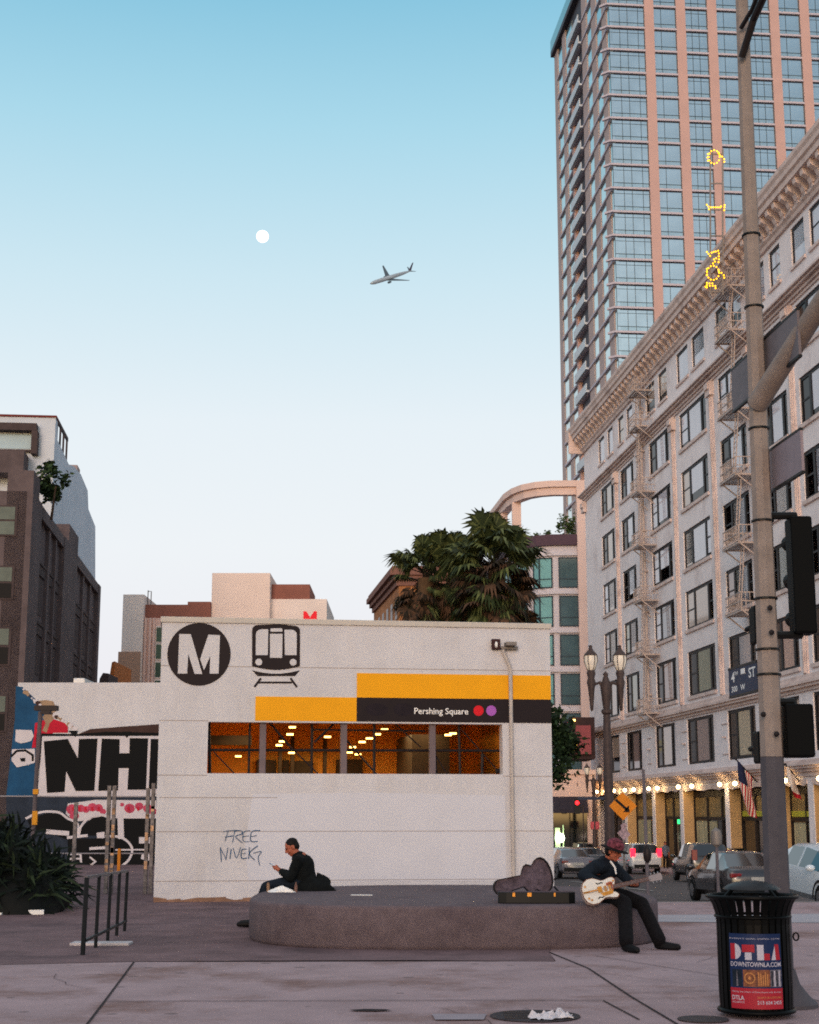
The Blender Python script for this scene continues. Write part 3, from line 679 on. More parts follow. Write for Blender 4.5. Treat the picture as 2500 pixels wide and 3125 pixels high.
b = MB(); b.tube([(0, 0, -.6), (.1, 0, .6), (.2, 0, 1.6)], [.1, .07, .04]); b.build('stem', mg[0], tp)

# ================================================================== far buildings behind the station
PB = Frame((-29.4, 150, -3), 90)
pb = fthing('peach_apartment_block', 'peach and white apartment block with brown upper storeys behind the station roof', 'building', PB)
mpk = mat('peach_render', '#e8d2c6', .8, .05, .5); mpw = mat('white_render', '#e8d8d0', .8, .05, .5); mbr = mat('brown_cladding', '#8e5c50', .8, .08, .8); mgn = mat('green_glass', '#31503f', .4, .2, .4, spec=.4); mtan = mat('tan_render', '#b08c78', .8, .08)
X0 = lambda u: (u * 1.44928 - CX) / 4714 * 150 + 29.4
b = MB(); b.box(X0(243), X0(288), 0, 12, 17.2, 25.9); b.box(X0(243) + .001, X0(680), 6, 20, 0, 17); b.box(X0(557) + .002, X0(680), 3, 18, 17, 25.85); b.build('white_wing', mpw, pb)
b = MB(); b.box(X0(430), X0(557), 1.5, 16, 0, 28.3); b.build('tower_block', mpk, pb)
b = MB(); b.box(X0(288) + .003, X0(352), .6, 12, 0, 23.6); b.box(X0(352), X0(430) - .003, 1.8, 12, 0, 23.6)
for a in (290, 300, 308, 346): b.box(X0(a), X0(a) + .22, .35, .6, 0, 23.6)
b.build('peach_wing', mat('pink_render', '#dfbdb2', .8, .05, .5), pb)
b = MB(); b.box(X0(288) + .003, X0(380), .9, 11, 23.6, 25.0); b.box(X0(380), X0(430) - .003, .9, 11, 23.6, 25.3); b.box(X0(557) + .003, X0(642), 3.2, 12, 25.85, 27.4); b.build('brown_storey', mbr, pb)
b = MB(); b.box(X0(238), X0(285), -.3, 3, 0, 20.15); b.build('tan_wing', mtan, pb)
for k, z in enumerate((21.2, 19.5, 17.7, 15.9, 14.1)):
    w_ = MB(); w_.box(X0(314), X0(343), .5, .6, z - .12, z + 1.62); wo = w_.build('window', mpw, pb)
    w_ = MB(); w_.box(X0(316), X0(341), .44, .5, z + .02, z + 1.45); w_.build('pane', mgn, wo)
b = MB(); z0, x0 = 23.55, X0(629)
for pg in ([(0, 0), (0, 1.05), (.28, 1.05), (.66, .45), (.66, 0), (.42, 0), (.22, .4), (.22, 0)], [(.7, .45), (1.08, 1.05), (1.36, 1.05), (1.36, 0), (1.12, 0), (1.12, .4), (.94, 0), (.7, 0)]): b.poly([(x0 + x, 2.95, z0 + z) for x, z in pg])
b.build('red_logo', mat('red_sign', '#d8202c', .6, .05, emit=.35), pb, fix=False)
b = MB(); b.tube([(X0(289), 2, 25), (X0(289), 2, 26.6)], .05); b.tube([(X0(289), 2, 26.5), (X0(296), 2, 26.5), (X0(296), 2, 25)], .05); b.build('roof_rail', M['steel'], pb)
# small low roofs peeping over the mural wall
for nm, lb, u0, u1, v0, v1, Y, m_ in (('orange_roofed_house', 'small orange brick gable end beside the tan wing of the peach block', 224, 240, 1392, 1440, 130, mat('orange_brick', '#b06a3c', .8, .15)), ('dark_rooftop_unit', 'dark rounded rooftop unit showing above the mural wall', 205, 228, 1418, 1440, 120, mdk),
                                   ('pale_rooftop_box', 'pale rooftop box showing above the mural wall beside the brown block', 155, 178, 1428, 1440, 60, M['white'])):
    p0 = P(u0 * 1.44928, v0 * 1.44928, Y); p1 = P(u1 * 1.44928, v1 * 1.44928, Y); b = MB()
    if 'house' in nm: b.prism([(p0.x, p1.z - 6), (p1.x, p1.z - 6), (p1.x, p0.z), (p1.x - .25, p0.z - .1), (p1.x - .3, p0.z - .5), (p0.x + .3, p1.z + .5), (p0.x, p1.z + .2)], Y, Y + 8)
    elif 'unit' in nm: b.prism([(p0.x, p1.z - 2), (p1.x, p1.z - 2), (p1.x, p0.z), ((p0.x + p1.x) / 2, p0.z + .05), (p0.x + .2, p0.z - .4)], Y, Y + 4)
    else: b.box(p0.x, p1.x, Y, Y + 3, p1.z - 2, p0.z)
    tag(b.build(nm, m_, bevel=.03), lb, 'house' if 'house' in nm else 'rooftop unit')
# old stone block with heavy cornice behind the palms
BS = Frame((-1.6, 226, -4), 90); ms = mat('orange_sandstone', '#a8714a', .85, .22, .8, dirt='#6e4432', dirt_amt=.6, dirt_scale=.3); msd = mat('cornice_stone', '#7e5a50', .85, .15)
bs = fthing('sandstone_building', 'old orange sandstone block with heavy cornice behind the palm trees', 'building', BS)
b = MB(); b.prism([(0, 0), (22, 0), (22, 32), (-4.5, 32)], 0, 39.6, 'z'); b.build('wall', ms, bs)
b = MB()
for k, (p_, z0, z1) in enumerate(((.35, 39.0, 39.8), (.8, 39.8, 40.5), (1.3, 40.5, 41.3), (1.0, 41.3, 41.9))): b.prism([(-p_, -p_), (22 + p_, -p_), (22 + p_, 32), (-4.5 - p_, 32)], z0, z1, 'z')
b.build('cornice', msd, bs)
for a in (2.4, 6.8, 11.2, 15.6):
    for z in (32.6, 28.0):
        w_ = MB(); w_.box(a, a + 2.4, -.06, 0, z, z + 3.2); wo = w_.build('window', msd, bs); w_ = MB(); w_.box(a + .25, a + 2.15, -.1, -.06, z + .2, z + 3.0); w_.build('pane', mat('brown_glass', '#3c2424', .3, .1), wo) if (a, z) == (2.4, 32.6) else w_.build('pane', bpy.data.materials['brown_glass'], wo)

for k in range(6):
    for z in (34.2, 29.6):
        f_ = (k + .25) / 6; g_ = (k + .65) / 6; e_ = .12
        w_ = MB(); w_.rings([[Vector((-4.5 * t - o_, 32 * t, zz)) for t, o_ in ((f_, 0), (g_, 0), (g_, e_), (f_, e_))] for zz in (z, z + 3)]); w_.build('window', bpy.data.materials['brown_glass'], bs)

# ================================================================== palms behind the station
mp = [mat('palm_trunk', '#54412f', .9, .25, 5), mat('palm_green', '#303a20', .65, .3, 2), mat('palm_green_light', '#5a623a', .65, .3, 2), mat('palm_dead', '#553f30', .85, .3, 2), mat('palm_dead_dark', '#2a241c', .9, .3, 2)]
def fan(mb, base, d, L, rr, green):
    """one fan leaf on its stalk: a ring of long pleats that split and droop at the tips"""
    d = d.normalized(); side = d.cross(Vector((0, 0, 1)))
    if side.length < .1: side = Vector((1, 0, 0))
    side.normalize(); up = side.cross(d).normalized()
    st_ = base + d * L * .62
    mb.bar(base, st_, .03, .02, 3)
    n = 27
    roll = Matrix.Rotation(rr.uniform(-.7, .7), 3, d); side = roll @ side; up = roll @ up
    for i in range(n):
        a = radians(-125 + 250 * i / (n - 1)); ln = L * .5 * (.75 + .25 * cos(a)) * rr.uniform(.85, 1.08)
        t = d * cos(a) + side * sin(a); wv = (side * cos(a) - d * sin(a)) * .034 * L
        q1 = st_ + t * ln * .6 + up * .05; q2 = st_ + t * ln + Vector((0, 0, -1)) * ln * rr.uniform(.15, .45)
        mi = rr.choice([0, 0, 1]) if green else rr.choice([3, 2, 2, 3])
        mb.poly([st_, q1 - wv, q1 + wv], mi); mb.poly([q1 - wv, q2, q1 + wv], mi)
def palm(name, label, loc, H, seed, crown=2.0, skirt=46, ngreen=34):
    rr = random.Random(seed); t = thing(name, label, 'palm tree', loc, 0, 'fan palms behind the station')
    b = MB(); pts = [Vector((.1 * sin(k), .08 * cos(k * 1.3), H * k / 8)) for k in range(9)]
    b.tube(pts, [.3, .26, .24, .23, .23, .22, .22, .24, .26], 12); b.build('trunk', mp[0], t, smooth=50)
    b = MB(); top = Vector((0, 0, H))
    for k in range(ngreen):
        az_ = rr.uniform(0, 6.28); e_ = radians(rr.uniform(-8, 85)); d = Vector((cos(az_) * cos(e_), sin(az_) * cos(e_), sin(e_)))
        fan(b, top + Vector((0, 0, rr.uniform(-.1, .3))), d, crown * rr.uniform(.75, 1.05), rr, True)
    b.build('crown', [mp[1], mp[2], mp[3], mp[4]], t, fix=False)
    b = MB()
    for k in range(skirt):
        az_ = rr.uniform(0, 6.28); e_ = radians(rr.choice([rr.uniform(-88, -45), rr.uniform(-60, 5)])); d = Vector((cos(az_) * cos(e_), sin(az_) * cos(e_), sin(e_)))
        fan(b, top + Vector((0, 0, -rr.uniform(0, 2.0))), d, crown * rr.uniform(.6, .95), rr, rr.random() < .3)
    b.build('dead_frond_skirt', [mp[1], mp[2], mp[3], mp[4]], t, fix=False)
palm('palm_tree', 'leftmost and smallest shaggy fan palm nearest the sandstone block', (.42, 46.9, 0), 8.75, 2, 1.25, 110, 22)
palm('palm_tree', 'middle shaggy fan palm standing behind its two neighbours', (1.35, 47.3, 0), 8.9, 5, 1.4, 150, 26)
palm('palm_tree', 'rightmost and largest shaggy fan palm in front of the curved block', (2.55, 45.6, 0), 8.8, 9, 1.7, 280, 44)

# ================================================================== street tree at the station's right edge
tr_ = thing('street_tree', 'dark green street tree standing in the road gap beside the station', 'tree', (5.45, 64, gz(6.3, 64)))
b = MB(); b.tube([(0, 0, 0), (.05, 0, 2.4), (-.1, .1, 4.2)], [.16, .12, .08], 10)
for p in ((-.9, .3, 5.6), (.5, -.3, 5.5), (.1, .6, 6.2), (-.5, -.5, 5.0)): b.tube([(-.02, .03, 3.2), (p[0] * .5, p[1] * .5, 4.4), p], [.07, .05, .02], 6)
b.build('trunk', mg[0], tr_)
b = MB(); leaf_cloud(b, (.15, 0, 5.7), (1.4, 1.3, 1.7), 3600, .15, 8, mi=0, clumps=22); b.build('crown', [mg[1], mg[2]], tr_, fix=False)

# ================================================================== beaux-arts block along the street on the right
RB = Frame((17.268, 110.774, -2.2), 180 + SH)
m_st = mat('pale_terracotta', '#e8dedf', .75, .06, .8, .1, 20, dirt='#a38f8c', dirt_amt=.45, dirt_scale=.3)
m_tr = mat('pink_terracotta_trim', '#d6c2bc', .75, .1, 2, dirt='#8a6c66', dirt_amt=.5, dirt_scale=.7)
m_fr = mat('black_window_frame', '#1a1a1e', .5, .1); m_cor = mat('cornice_terracotta', '#d9c3bb', .75, .12, 2, dirt='#77605c', dirt_amt=.5, dirt_scale=.6)
m_gl = mat('window_glass', '#0b0d11', .12, 0, spec=.12)
m_bl = [mat('blind_reflection_' + n, c, .8, .1, 1.5, streak=.1, coat=1.0) for n, c in (('lavender', '#c6c2cc'), ('peach', '#b7a294'), ('olive', '#8d8b74'), ('grey', '#8d8b92'), ('rose', '#9a7f78'))]
rb = fthing('beaux_arts_building', 'long pale terracotta block with bracketed cornice, fire escapes and a lit arcade of shopfronts', 'building', RB)
S0, S1, TOP = -19.6, 44.0, 36.8
BAYS = [(-13.35, -8.75), (-6.35, -2.05), (2.75, 8.2), (11.0, 17.2), (19.9, 25.0), (27.6, 32.0), (33.9, 38.1), (40.0, 43.6)]
ROWS = [(27.75, 30.2), (23.65, 26.2), (19.6, 22.15), (15.55, 18.1), (11.2, 14.1)]
BAY2 = [(-12.1, -9.0), (-6.7, -1.9), (2.1, 7.3), (10.25, 16.25), (19.1, 24.4), (27.3, 31.6), (33.6, 38.0), (40.0, 43.6)]
ATT = [(-13.8, -11.6), (-10.4, -8.5), (-6.6, -4.75), (-3.72, -1.85), (2.3, 4.85), (5.9, 8.2), (10.8, 13.6), (14.55, 17.35), (19.9, 22.2), (23.0, 25.0), (27.4, 29.3), (30.2, 32.0), (33.8, 35.8), (36.6, 38.2)]
PIER = [(-19.6, -17.4), (-7.9, -7.1), (.6, 1.4), (7.9, 8.7), (18.0, 18.8), (26.6, 27.4), (32.2, 33.0), (41.5, 42.3)]
ops = [(a, c, z0, z1) for z0, z1 in ROWS for a, c in BAYS] + [(a, c, 6.84, 9.76) for a, c in BAY2] + [(a, c, 32.4, 34.55) for a, c in ATT]
SHOP = [(PIER[i][1], PIER[i + 1][0], .0, 5.2) for i in range(len(PIER) - 1)]
b = MB(); facade(b, S0, S1, -1.5, TOP, ops + SHOP, .22, 0)
b.poly([(S0, 0, -1.5), (S0, 0, TOP), (S0, 18, TOP), (S0, 18, -1.5)]); b.poly([(S0, 0, TOP), (S1, 0, TOP), (S1, 18, TOP), (S0, 18, TOP)]); b.poly([(S1, 0, -1.5), (S1, 18, -1.5), (S1, 18, TOP), (S1, 0, TOP)])
b.poly([(S0, 18, -1.5), (S0, 18, TOP), (S1, 18, TOP), (S1, 18, -1.5)])
b.build('wall', m_st, rb, fix=False)
# mouldings: string courses, flat pilaster strips, sills
b = MB()
def course(z0, prof, m_=None):
    for k, (p_, h_) in enumerate(prof):
        b.box(S0 - p_, S1, -p_, 0.02, z0, z0 + h_ - .003); z0 += h_
course(9.9, [(.12, .18), (.3, .16), (.42, .14), (.28, .1), (.16, .25)])
course(30.42, [(.1, .17), (.22, .19), (.42, .14), (.58, .12), (.45, .07), (.2, .15)])
course(5.6, [(.14, .22), (.3, .16), (.5, .14), (.62, .1), (.36, .12), (.2, .1)])
b.build('string_course', m_tr, rb)
b = MB()
for a in (-7.5, .4, 9.55, 18.55, 26.3, 33.0, 39.0):
    for k, (w_, d_) in enumerate(((.32, .10), (.2, .16), (.1, .21))): b.box(a - w_, a + w_, -d_, .02, 10.75 + .02 * k, 30.38 - .02 * k)
for a, c in BAYS:
    for z0, z1 in ROWS: b.box(a - .12, c + .12, -.12, .0, z0 - .22, z0 - .003)
for a, c in ATT: b.box(a - .1, c + .1, -.1, 0, 32.22, 32.397)
b.build('pilaster_trim', m_tr, rb)
b = MB()
for i in range(0, len(BAYS) - 1):
    a0 = BAYS[i][1] + .3; a1 = BAYS[i + 1][0] - .3
    if a1 - a0 > 1.6:
        m0 = (a0 + a1) / 2
        for z in (7.2, 9.0): b.box(m0 - .6, m0 + .6, -.06, 0, z, z + .05)
        b.lathe([(.0, -.02), (.16, -.02), (.2, .04), (.12, .08), (.0, .09)], (m0, -.05, 8.2), 10)
for i in range(7):
    a0 = (-19.5, -7.5, .4, 9.55, 18.55, 26.3, 33.0)[i]
    b.box(a0 - .5, a0 + .5, -.3, 0, 29.5, 30.4); b.box(a0 - .38, a0 + .38, -.4, 0, 29.9, 30.3)
b.build('carved_ornament', m_tr, rb)
# cornice: stepped profile carried on brackets
b = MB()
prof = [(0, 34.82), (.16, 34.82), (.22, 35.0), (.33, 35.1), (.35, 35.24), (.26, 35.28), (.26, 35.98), (1.05, 36.02), (1.08, 36.32), (1.2, 36.4), (1.23, 36.64), (1.33, 36.8), (1.35, 37.0), (0, 37.1)]
b.rings([[Vector((s_, -p_, z)) for p_, z in prof] for s_ in (S0 - 1.3, S1)])
b.rings([[Vector((S0 - p_ * .95, y, z)) for p_, z in prof] for y in (-1.33, 8)])
b.build('cornice', m_cor, rb)
n = 58; b = MB()
b.prism([(-.27, 35.29), (-.46, 35.29), (-.58, 35.54), (-.92, 35.72), (-.97, 36.015), (-.27, 36.015)], 0, .42, 'x'); b.prism([(-.15, 35.05), (-.37, 35.12), (-.43, 35.292), (-.15, 35.292)], .08, .32, 'x')
br0 = b.build('cornice_bracket', m_cor, rb)
for k in range(n):
    o = br0 if k == 0 else dup(br0, rb); o.location = (S0 - .6 + (S1 - S0 + .2) * k / n, 0, 0)
# windows
def win_mesh(w, h, split, name):
    """timber casement: frame bars, one glass sheet, set at origin lower left, thickness inwards"""
    f = MB(); t = .17
    f.box(0, w, .0, .12, 0, t); f.box(0, w, 0, .12, h - t, h); f.box(0, t, .0, .12, t, h - t); f.box(w - t, w, 0, .12, t, h - t)
    for s_ in split: f.box(w * s_ - .14, w * s_ + .14, -.01, .12, t, h - t)
    ed = [0] + list(split) + [1]
    for i, (a, c) in enumerate(zip(ed, ed[1:])):
        if (c - a) * w < 1.9: f.box(a * w + .1, c * w - .1, .02, .1, h * .48, h * .48 + .1)
    g = MB(); g.box(t * .5, w - t * .5, .05, .09, t * .5, h - t * .5)
    return f, g, ed
wcache = {}
def add_window(a, c, z0, z1, seed, narrow=False):
    w, h = round(c - a, 2), round(z1 - z0, 2); rr = random.Random(seed)
    key = (w, h)
    if key not in wcache:
        split = (.30, .80) if w > 4.9 else (.34, .80) if w > 3.2 else ()
        f, g, ed = win_mesh(w, h, split, 'window')
        wo = f.build('window', m_fr, rb); go = g.build('pane', m_gl, wo); wcache[key] = (wo, ed); first = True
    else:
        wo = wcache[key][0].copy(); COL.objects.link(wo); go = wcache[key][0].children[0].copy(); COL.objects.link(go); go.parent = wo; first = False
    wo.location = (a, .08, z0); ed = wcache[key][1]
    for i, (p, q) in enumerate(zip(ed, ed[1:])):
        if len(ed) > 2 and i == len(ed) - 2 and rr.random() < .93: continue
        if i == 0 and len(ed) > 2 and rr.random() < .72: continue  # pale sheets in the left casement stand in for sky reflections
        hh = h * rr.uniform(.55, .97) if rr.random() < .5 else h * .96
        bm_ = MB(); bm_.poly([(p * w + .2, .035, h - .1), (q * w - .2, .035, h - .1), (q * w - .2, .035, h - hh), (p * w + .2, .035, h - hh)])
        lo_ = z0 < 16
        bm_.build('blind_and_reflection', rr.choice([m_bl[1], m_bl[4], m_bl[2], m_bl[3]] if lo_ else [m_bl[0], m_bl[0], m_bl[0], m_bl[1]]), wo, fix=False)
k = 0
for z0, z1 in ROWS:
    for a, c in BAYS: add_window(a, c, z0, z1, 100 + k); k += 1
for a, c in BAY2: add_window(a, c, 6.84, 9.76, 300 + k); k += 1
for a, c in ATT: add_window(a, c, 32.4, 34.55, 500 + k); k += 1
# ground-floor arcade: glazed shopfronts set back between piers whose ochre carries lamp light
m_pier = mat('lamplit_ochre', '#b8966a', .75, .12, 1.5); m_shop = mat('shop_timber', '#2a2320', .6, .2); m_sg = mat('shop_glass', '#2b2622', .08, .2, .7, spec=.5); m_cur = mat('pale_curtain', '#a9a184', .85, .25, 4, streak=.08); m_or = mat('amber_clerestory', '#86704c', .6, .25, 2.5); m_lime = mat('lime_band', '#a3a038', .7, .1)
R.seed(31)
for i, (a, c, z0, z1) in enumerate(SHOP):
    f = MB(); d_ = .75
    f.box(a, c, d_, d_ + .2, 0, .55); f.box(a, c, d_ - .04, d_ + .2, 3.3, 3.5); f.box(a, c, d_ - .04, d_ + .2, 4.75, 5.2)
    nn = 3 if c - a > 6 else 2
    for q in range(nn + 1):
        x = a + (c - a) * q / nn; f.box(max(a, x - .09), min(c, x + .09), d_ - .05, d_ + .18, .55, 4.75)
    so_ = f.build('shopfront', m_shop, rb)
    g = MB(); g.box(a + .02, c - .02, d_ + .06, d_ + .1, .55, 3.3); g.build('shop_window', m_sg, so_)
    g = MB(); g.box(a + .02, c - .02, d_ + .06, d_ + .1, 3.5, 4.75); g.build('clerestory', m_or, so_)
    if i in (1, 3, 5):
        g = MB(); n_ = 14
        g.v = [Vector((a + .3 + (c - a) * .5 * q / n_, d_ + .03 + .025 * (q % 2), z)) for z in (.6, 3.25) for q in range(n_ + 1)]
        for q in range(n_): g.f.append((q, q + 1, n_ + 2 + q, n_ + 1 + q)); g.m.append(0)
        g.build('curtain', m_cur, so_, fix=False)
    if i >= 4: g = MB(); g.box(a + .2, c - .2, d_ - .03, d_ + .05, 3.55, 3.85); g.build('lime_signboard', m_lime, so_)
b = MB()
for a, c in PIER[1:]: b.box(a + .003, c - .003, .225, .86, 0, 5.19)
for a, c in PIER[1:]: b.box(c - .002, c + .03, .03, .86, 0, 5.19)
b.build('lamplit_pier', m_pier, rb)
b = MB()
for a, c in SHOP and [(x[0], x[1]) for x in SHOP]:
    n_ = 9
    b.prism([(a + (c - a) * q / n_, 5.22 - .0 if q % 9 == 0 else 5.16 - .06 * sin(q * 1.7)) for q in range(n_ + 1)] + [(c, 5.45), (a, 5.45)], -.05, .02)
b.build('scalloped_lintel', m_tr, rb)
m_gr = mat('exit_green', '#20c060', .5, 0, emit=2.2, ecol='#30e080')
b = MB(); b.box(4.9, 5.25, .62, .7, 3.0, 3.3); b.build('green_exit_lamp', m_gr, rb)
# row of small gooseneck lamps over the shopfronts (lit in the photo)
m_bulb = mat('warm_bulb', '#ffe6b8', .5, 0, emit=15, ecol='#ffdf9c')
lp0 = None
LX = [-15.4, -12.4, -9.2, -5.6, -2.8, 1.6, 4.0, 9.4, 12.6, 18.6, 21.6, 27.8, 30.2, 35.2, 39.5]
for i, a in enumerate(LX):
    if lp0 is None:
        q = MB(); q.tube([(0, 0, .12), (0, -.25, .2), (0, -.45, .1), (0, -.48, 0)], .03, 6); lp0 = q.build('gooseneck_lamp', M['darksteel'], rb)
        q = MB(); q.ell((0, -.48, -.06), .13, 10, 6); bo = q.build('bulb', m_bulb, lp0, smooth=60); lo_ = lp0
    else: lo_ = dup(lp0, rb)
    lo_.location = (a, 0, 5.48)
    l = bpy.data.lights.new('shop_lamp', 'POINT'); l.energy = 30; l.color = (1, .68, .30); l.shadow_soft_size = .12
    lg = bpy.data.objects.new('shop_lamp', l); COL.objects.link(lg); lg.parent = rb; lg.location = (a, -.75, 5.2)
# fire escapes
m_fe = mat('cream_iron', '#b5a6a0', .6, .15, 4)
def fire_escape(label, a0, a1, levels, top_z):
    t = thing('fire_escape', label, 'fire escape', RB.w((a0 + a1) / 2, 0, 0), RB.rz, 'fire escapes on the terracotta block'); h = (a1 - a0) / 2
    for z in levels:
        b = MB(); D_ = 1.25
        for q in range(9): b.box(-h, h, -D_ + q * D_ / 8 - .04, -D_ + q * D_ / 8 + .04, z, z + .05)
        b.box(-h, -h + .08, -D_, 0, z - .06, z + .04); b.box(h - .08, h, -D_, 0, z - .06, z + .04); b.box(-h, h, -D_ - .04, -D_ + .04, z - .08, z + .05)
        for sx in (-h + .05, h - .05): b.bar((sx, -D_ + .1, z - .05), (sx, -.02, z - .95), .07)
        b.build('platform', m_fe, t)
        b = MB()
        for zz in (z + .5, z + 1.0):
            b.bar((-h, -D_, zz), (h, -D_, zz), .05); b.bar((-h, -D_, zz), (-h, 0, zz), .05); b.bar((h, -D_, zz), (h, 0, zz), .05)
        nn = int(h * 2 / .22)
        for q in range(nn + 1): b.bar((-h + 2 * h * q / nn, -D_, z), (-h + 2 * h * q / nn, -D_, z + 1.0), .026)
        for q in range(5): b.bar((-h, -D_ * q / 5, z), (-h, -D_ * q / 5, z + 1.0), .026); b.bar((h, -D_ * q / 5, z), (h, -D_ * q / 5, z + 1.0), .026)
        b.build('railing', m_fe, t)
    zs = list(levels) + [top_z]
    for z0, z1 in zip(zs, zs[1:]):
        b = MB(); x0, x1 = (-h * .2, h * .3) if 'wide' in label else (-h * .55, -h * .5)
        for dx in (0, .5): b.bar((x0 + dx, -.9, z0), (x1 + dx, -.75, z1 + .3), .06)
        L_ = z1 - z0 + .3
        for q in range(int(L_ / .3)):
            f_ = q * .3 / L_; b.bar((x0 + (x1 - x0) * f_, -.9 + .15 * f_, z0 + L_ * f_), (x0 + (x1 - x0) * f_ + .5, -.9 + .15 * f_, z0 + L_ * f_), .035)
        b.build('ladder', m_fe, t)
    return t
LV = [10.6, 14.7, 18.55, 22.55, 26.45, 31.3]
fire_escape('narrow cream iron fire escape on the far part of the terracotta block', 1.9, 4.1, LV + [34.0], 35.0)
fire_escape('wide cream iron fire escape crossing the windows beside the signal mast', 23.7, 26.6, [14.9, 18.75, 22.7, 26.6, 31.3, 34.0], 35.0)
b = MB(); b.tube([(1.3, -.2, 10.4), (1.3, -.2, 34.4)], .12, 8)
for z in range(12, 34, 3): b.box(1.1, 1.5, -.3, 0, z, z + .12)
b.build('drain_pipe', m_fe, rb)

# ================================================================== glass tower further down the street
TO = Vector((29.4, 205.3, -3)); TF = Frame(TO, 90 + SH); TL = Frame(TO, 180 + SH)
m_pk = mat('pink_tower_concrete', '#c09f99', .8, .05, .4); m_pl = mat('grey_tower_concrete', '#b09e9b', .8, .06, .4); m_si = mat('pale_slab_edge', '#b9b2be', .7, .04); m_sd = mat('dark_slab_gap', '#45434c', .6, .1)  # tower colours are lightened in place of distance haze
m_tg = mat('blue_tower_glass', (.56, .66, .66), .10, .12, .22, metal=.85); m_tg2 = mat('pale_spandrel_glass', (.42, .55, .58), .15, .06, .4, metal=.7); m_mul = mat('dark_mullion', '#31414a', .5, .1)
m_bal = mat('pale_balcony_panel', '#c2cad2', .5, .06)
tw = fthing('glass_tower', 'very tall apartment tower of blue glass between pink concrete columns', 'tower', TF)
H_ = 136.7; FH = 3.61
b = MB(); b.box(.2, 34.5, .8, 38, 0, H_ - 1); b.build('core_wall', m_sd, tw)
b = MB()
for a, c in ((5.32, 6.71), (10.1, 11.5), (14.85, 16.25), (19.6, 21.05), (24.4, 25.8), (29.05, 30.45)): b.box(a, c, -.35, .9, 0, H_)
b.build('pink_column', m_pk, tw)
BX = [(.0, 5.32), (6.71, 10.1), (11.5, 14.85), (16.25, 19.6), (21.05, 24.4), (25.8, 29.05), (30.45, 34.4)]
n0 = 0
def photo_uv(w_):
    d_ = (w_ - Vector((0, 0, EYE))); dd = d_.y * cos(PITCH) + d_.z * sin(PITCH); up = -d_.y * sin(PITCH) + d_.z * cos(PITCH)
    return CX + FPX * d_.x / dd, CY - FPX * up / dd
tw0 = {}
for bi, (a, c) in enumerate(BX):
    for fl in range(38):
        z = 78.26 + FH * (fl - 21)
        if z < 2 or z > 131: continue
        u, v = photo_uv(TF.w(a, 0, z + 3))
        if v > 1275 - 1.25 * (u - 1768) + 30 or v < -140: continue
        if bi not in tw0:
            w_ = c - a; g = MB(); g.box(.05, w_ - .05, .0, .08, 1.0, FH - .16)
            wo = MB(); hh = FH - .16
            dv = (.0, .30, .52, .82, 1.0) if bi == 0 else (0, .34, 1) if bi % 2 else (0, .30, .62, 1)
            for d_ in dv[1:-1]: wo.box(w_ * d_ - .03, w_ * d_ + .03, -.05, .02, .3, hh)
            wo.box(0, w_, -.05, .02, .98, 1.05); wo.box(0, w_, -.05, .02, hh - .5, hh - .46) if bi % 2 == 0 else None; wo.box(0, .07, -.05, .02, .3, hh); wo.box(w_ - .07, w_, -.05, .02, .3, hh)
            o = wo.build('window', m_mul, tw); go = g.build('pane', m_tg, o); sp = MB(); sp.box(.05, w_ - .05, .0, .08, .3, .985); sp.build('spandrel', m_tg2, o)
            tw0[bi] = o
        else: o = dup(tw0[bi], tw)
        o.location = (a, .02, z); n0 += 1
se0 = None
for fl in range(38):
    z = 78.26 + FH * (fl - 21)
    if se0 is None:
        b = MB(); b.prism([(-.35, -.31), (34.4, -.31), (34.4, .2), (-.3, .2), (-1.05, 1.0), (-1.25, .68)], 0, .3, 'z'); se0 = b.build('slab_edge', m_si, tw); o = se0
    else: o = dup(se0, tw)
    o.location = (0, 0, z)
b = MB(); b.box(-.6, 34.8, -1.6, .3, H_ - 1.2, H_ + .2); b.build('roof_canopy', m_sd, tw)
b = MB(); b.box(34.4, 36.4, .3, 6, 0, 128); b.build('end_wall', m_pl, tw)
# side face towards the street, built in its own frame under the same tower
def tl(s_, y, z):
    w_ = TL.w(s_, y, z) - TO; return Vector((w_.dot(TF.d), w_.dot(TF.n), w_.z))
def tbox(mb, a, c, y0, y1, z0, z1): mb.rings([[tl(a, y0, z), tl(c, y0, z), tl(c, y1, z), tl(a, y1, z)] for z in (z0, z1)])
b = MB()
for a, c in ((-40.4, -37.6), (-33.6, -31.0), (-18.0, -14.6), (-11.2, -8.0), (-4.2, -1.2)): tbox(b, a, c, -.12, 1.0, 0, H_ - 2)
b.build('grey_column', m_pl, tw)
for a, c in ((-37.6, -33.6), (-31.0, -26.2), (-14.6, -11.2), (-8.0, -4.2), (-1.2, 0.0)):
    b = MB(); tbox(b, a, c, .0, .5, 0, H_ - 3); b.build('glass_strip', m_tg, tw)
ss0 = None
for fl in range(1, 36):
    z = 78.26 + FH * (fl - 21)
    if z < 0 or z > 132: continue
    if ss0 is None: b = MB(); tbox(b, -37.6, -.6, -.3, .24, -.05, .28); ss0 = b.build('side_slab_edge', m_si, tw); o = ss0
    else: o = dup(ss0, tw)
    o.location = (0, 0, z)
bal = None
for fl in range(4, 36):
    z = 78.26 + FH * (fl - 21)
    if z > 130: continue
    if bal is None:
        b = MB(); tbox(b, -26.2, -18.0, -.75, 1.6, 0, .3); tbox(b, -26.2, -18.0, -.75, -.62, .3, 1.35); tbox(b, -26.2, -26.05, -.62, .4, .3, 1.35); bal = b.build('balcony', m_bal, tw); bo = bal
    else: bo = bal.copy(); COL.objects.link(bo)
    bo.location = (0, 0, z)
b = MB(); tbox(b, -26.2, -25.0, -.3, 1.2, 0, H_ - 6); b.build('balcony_pier', m_pk, tw)
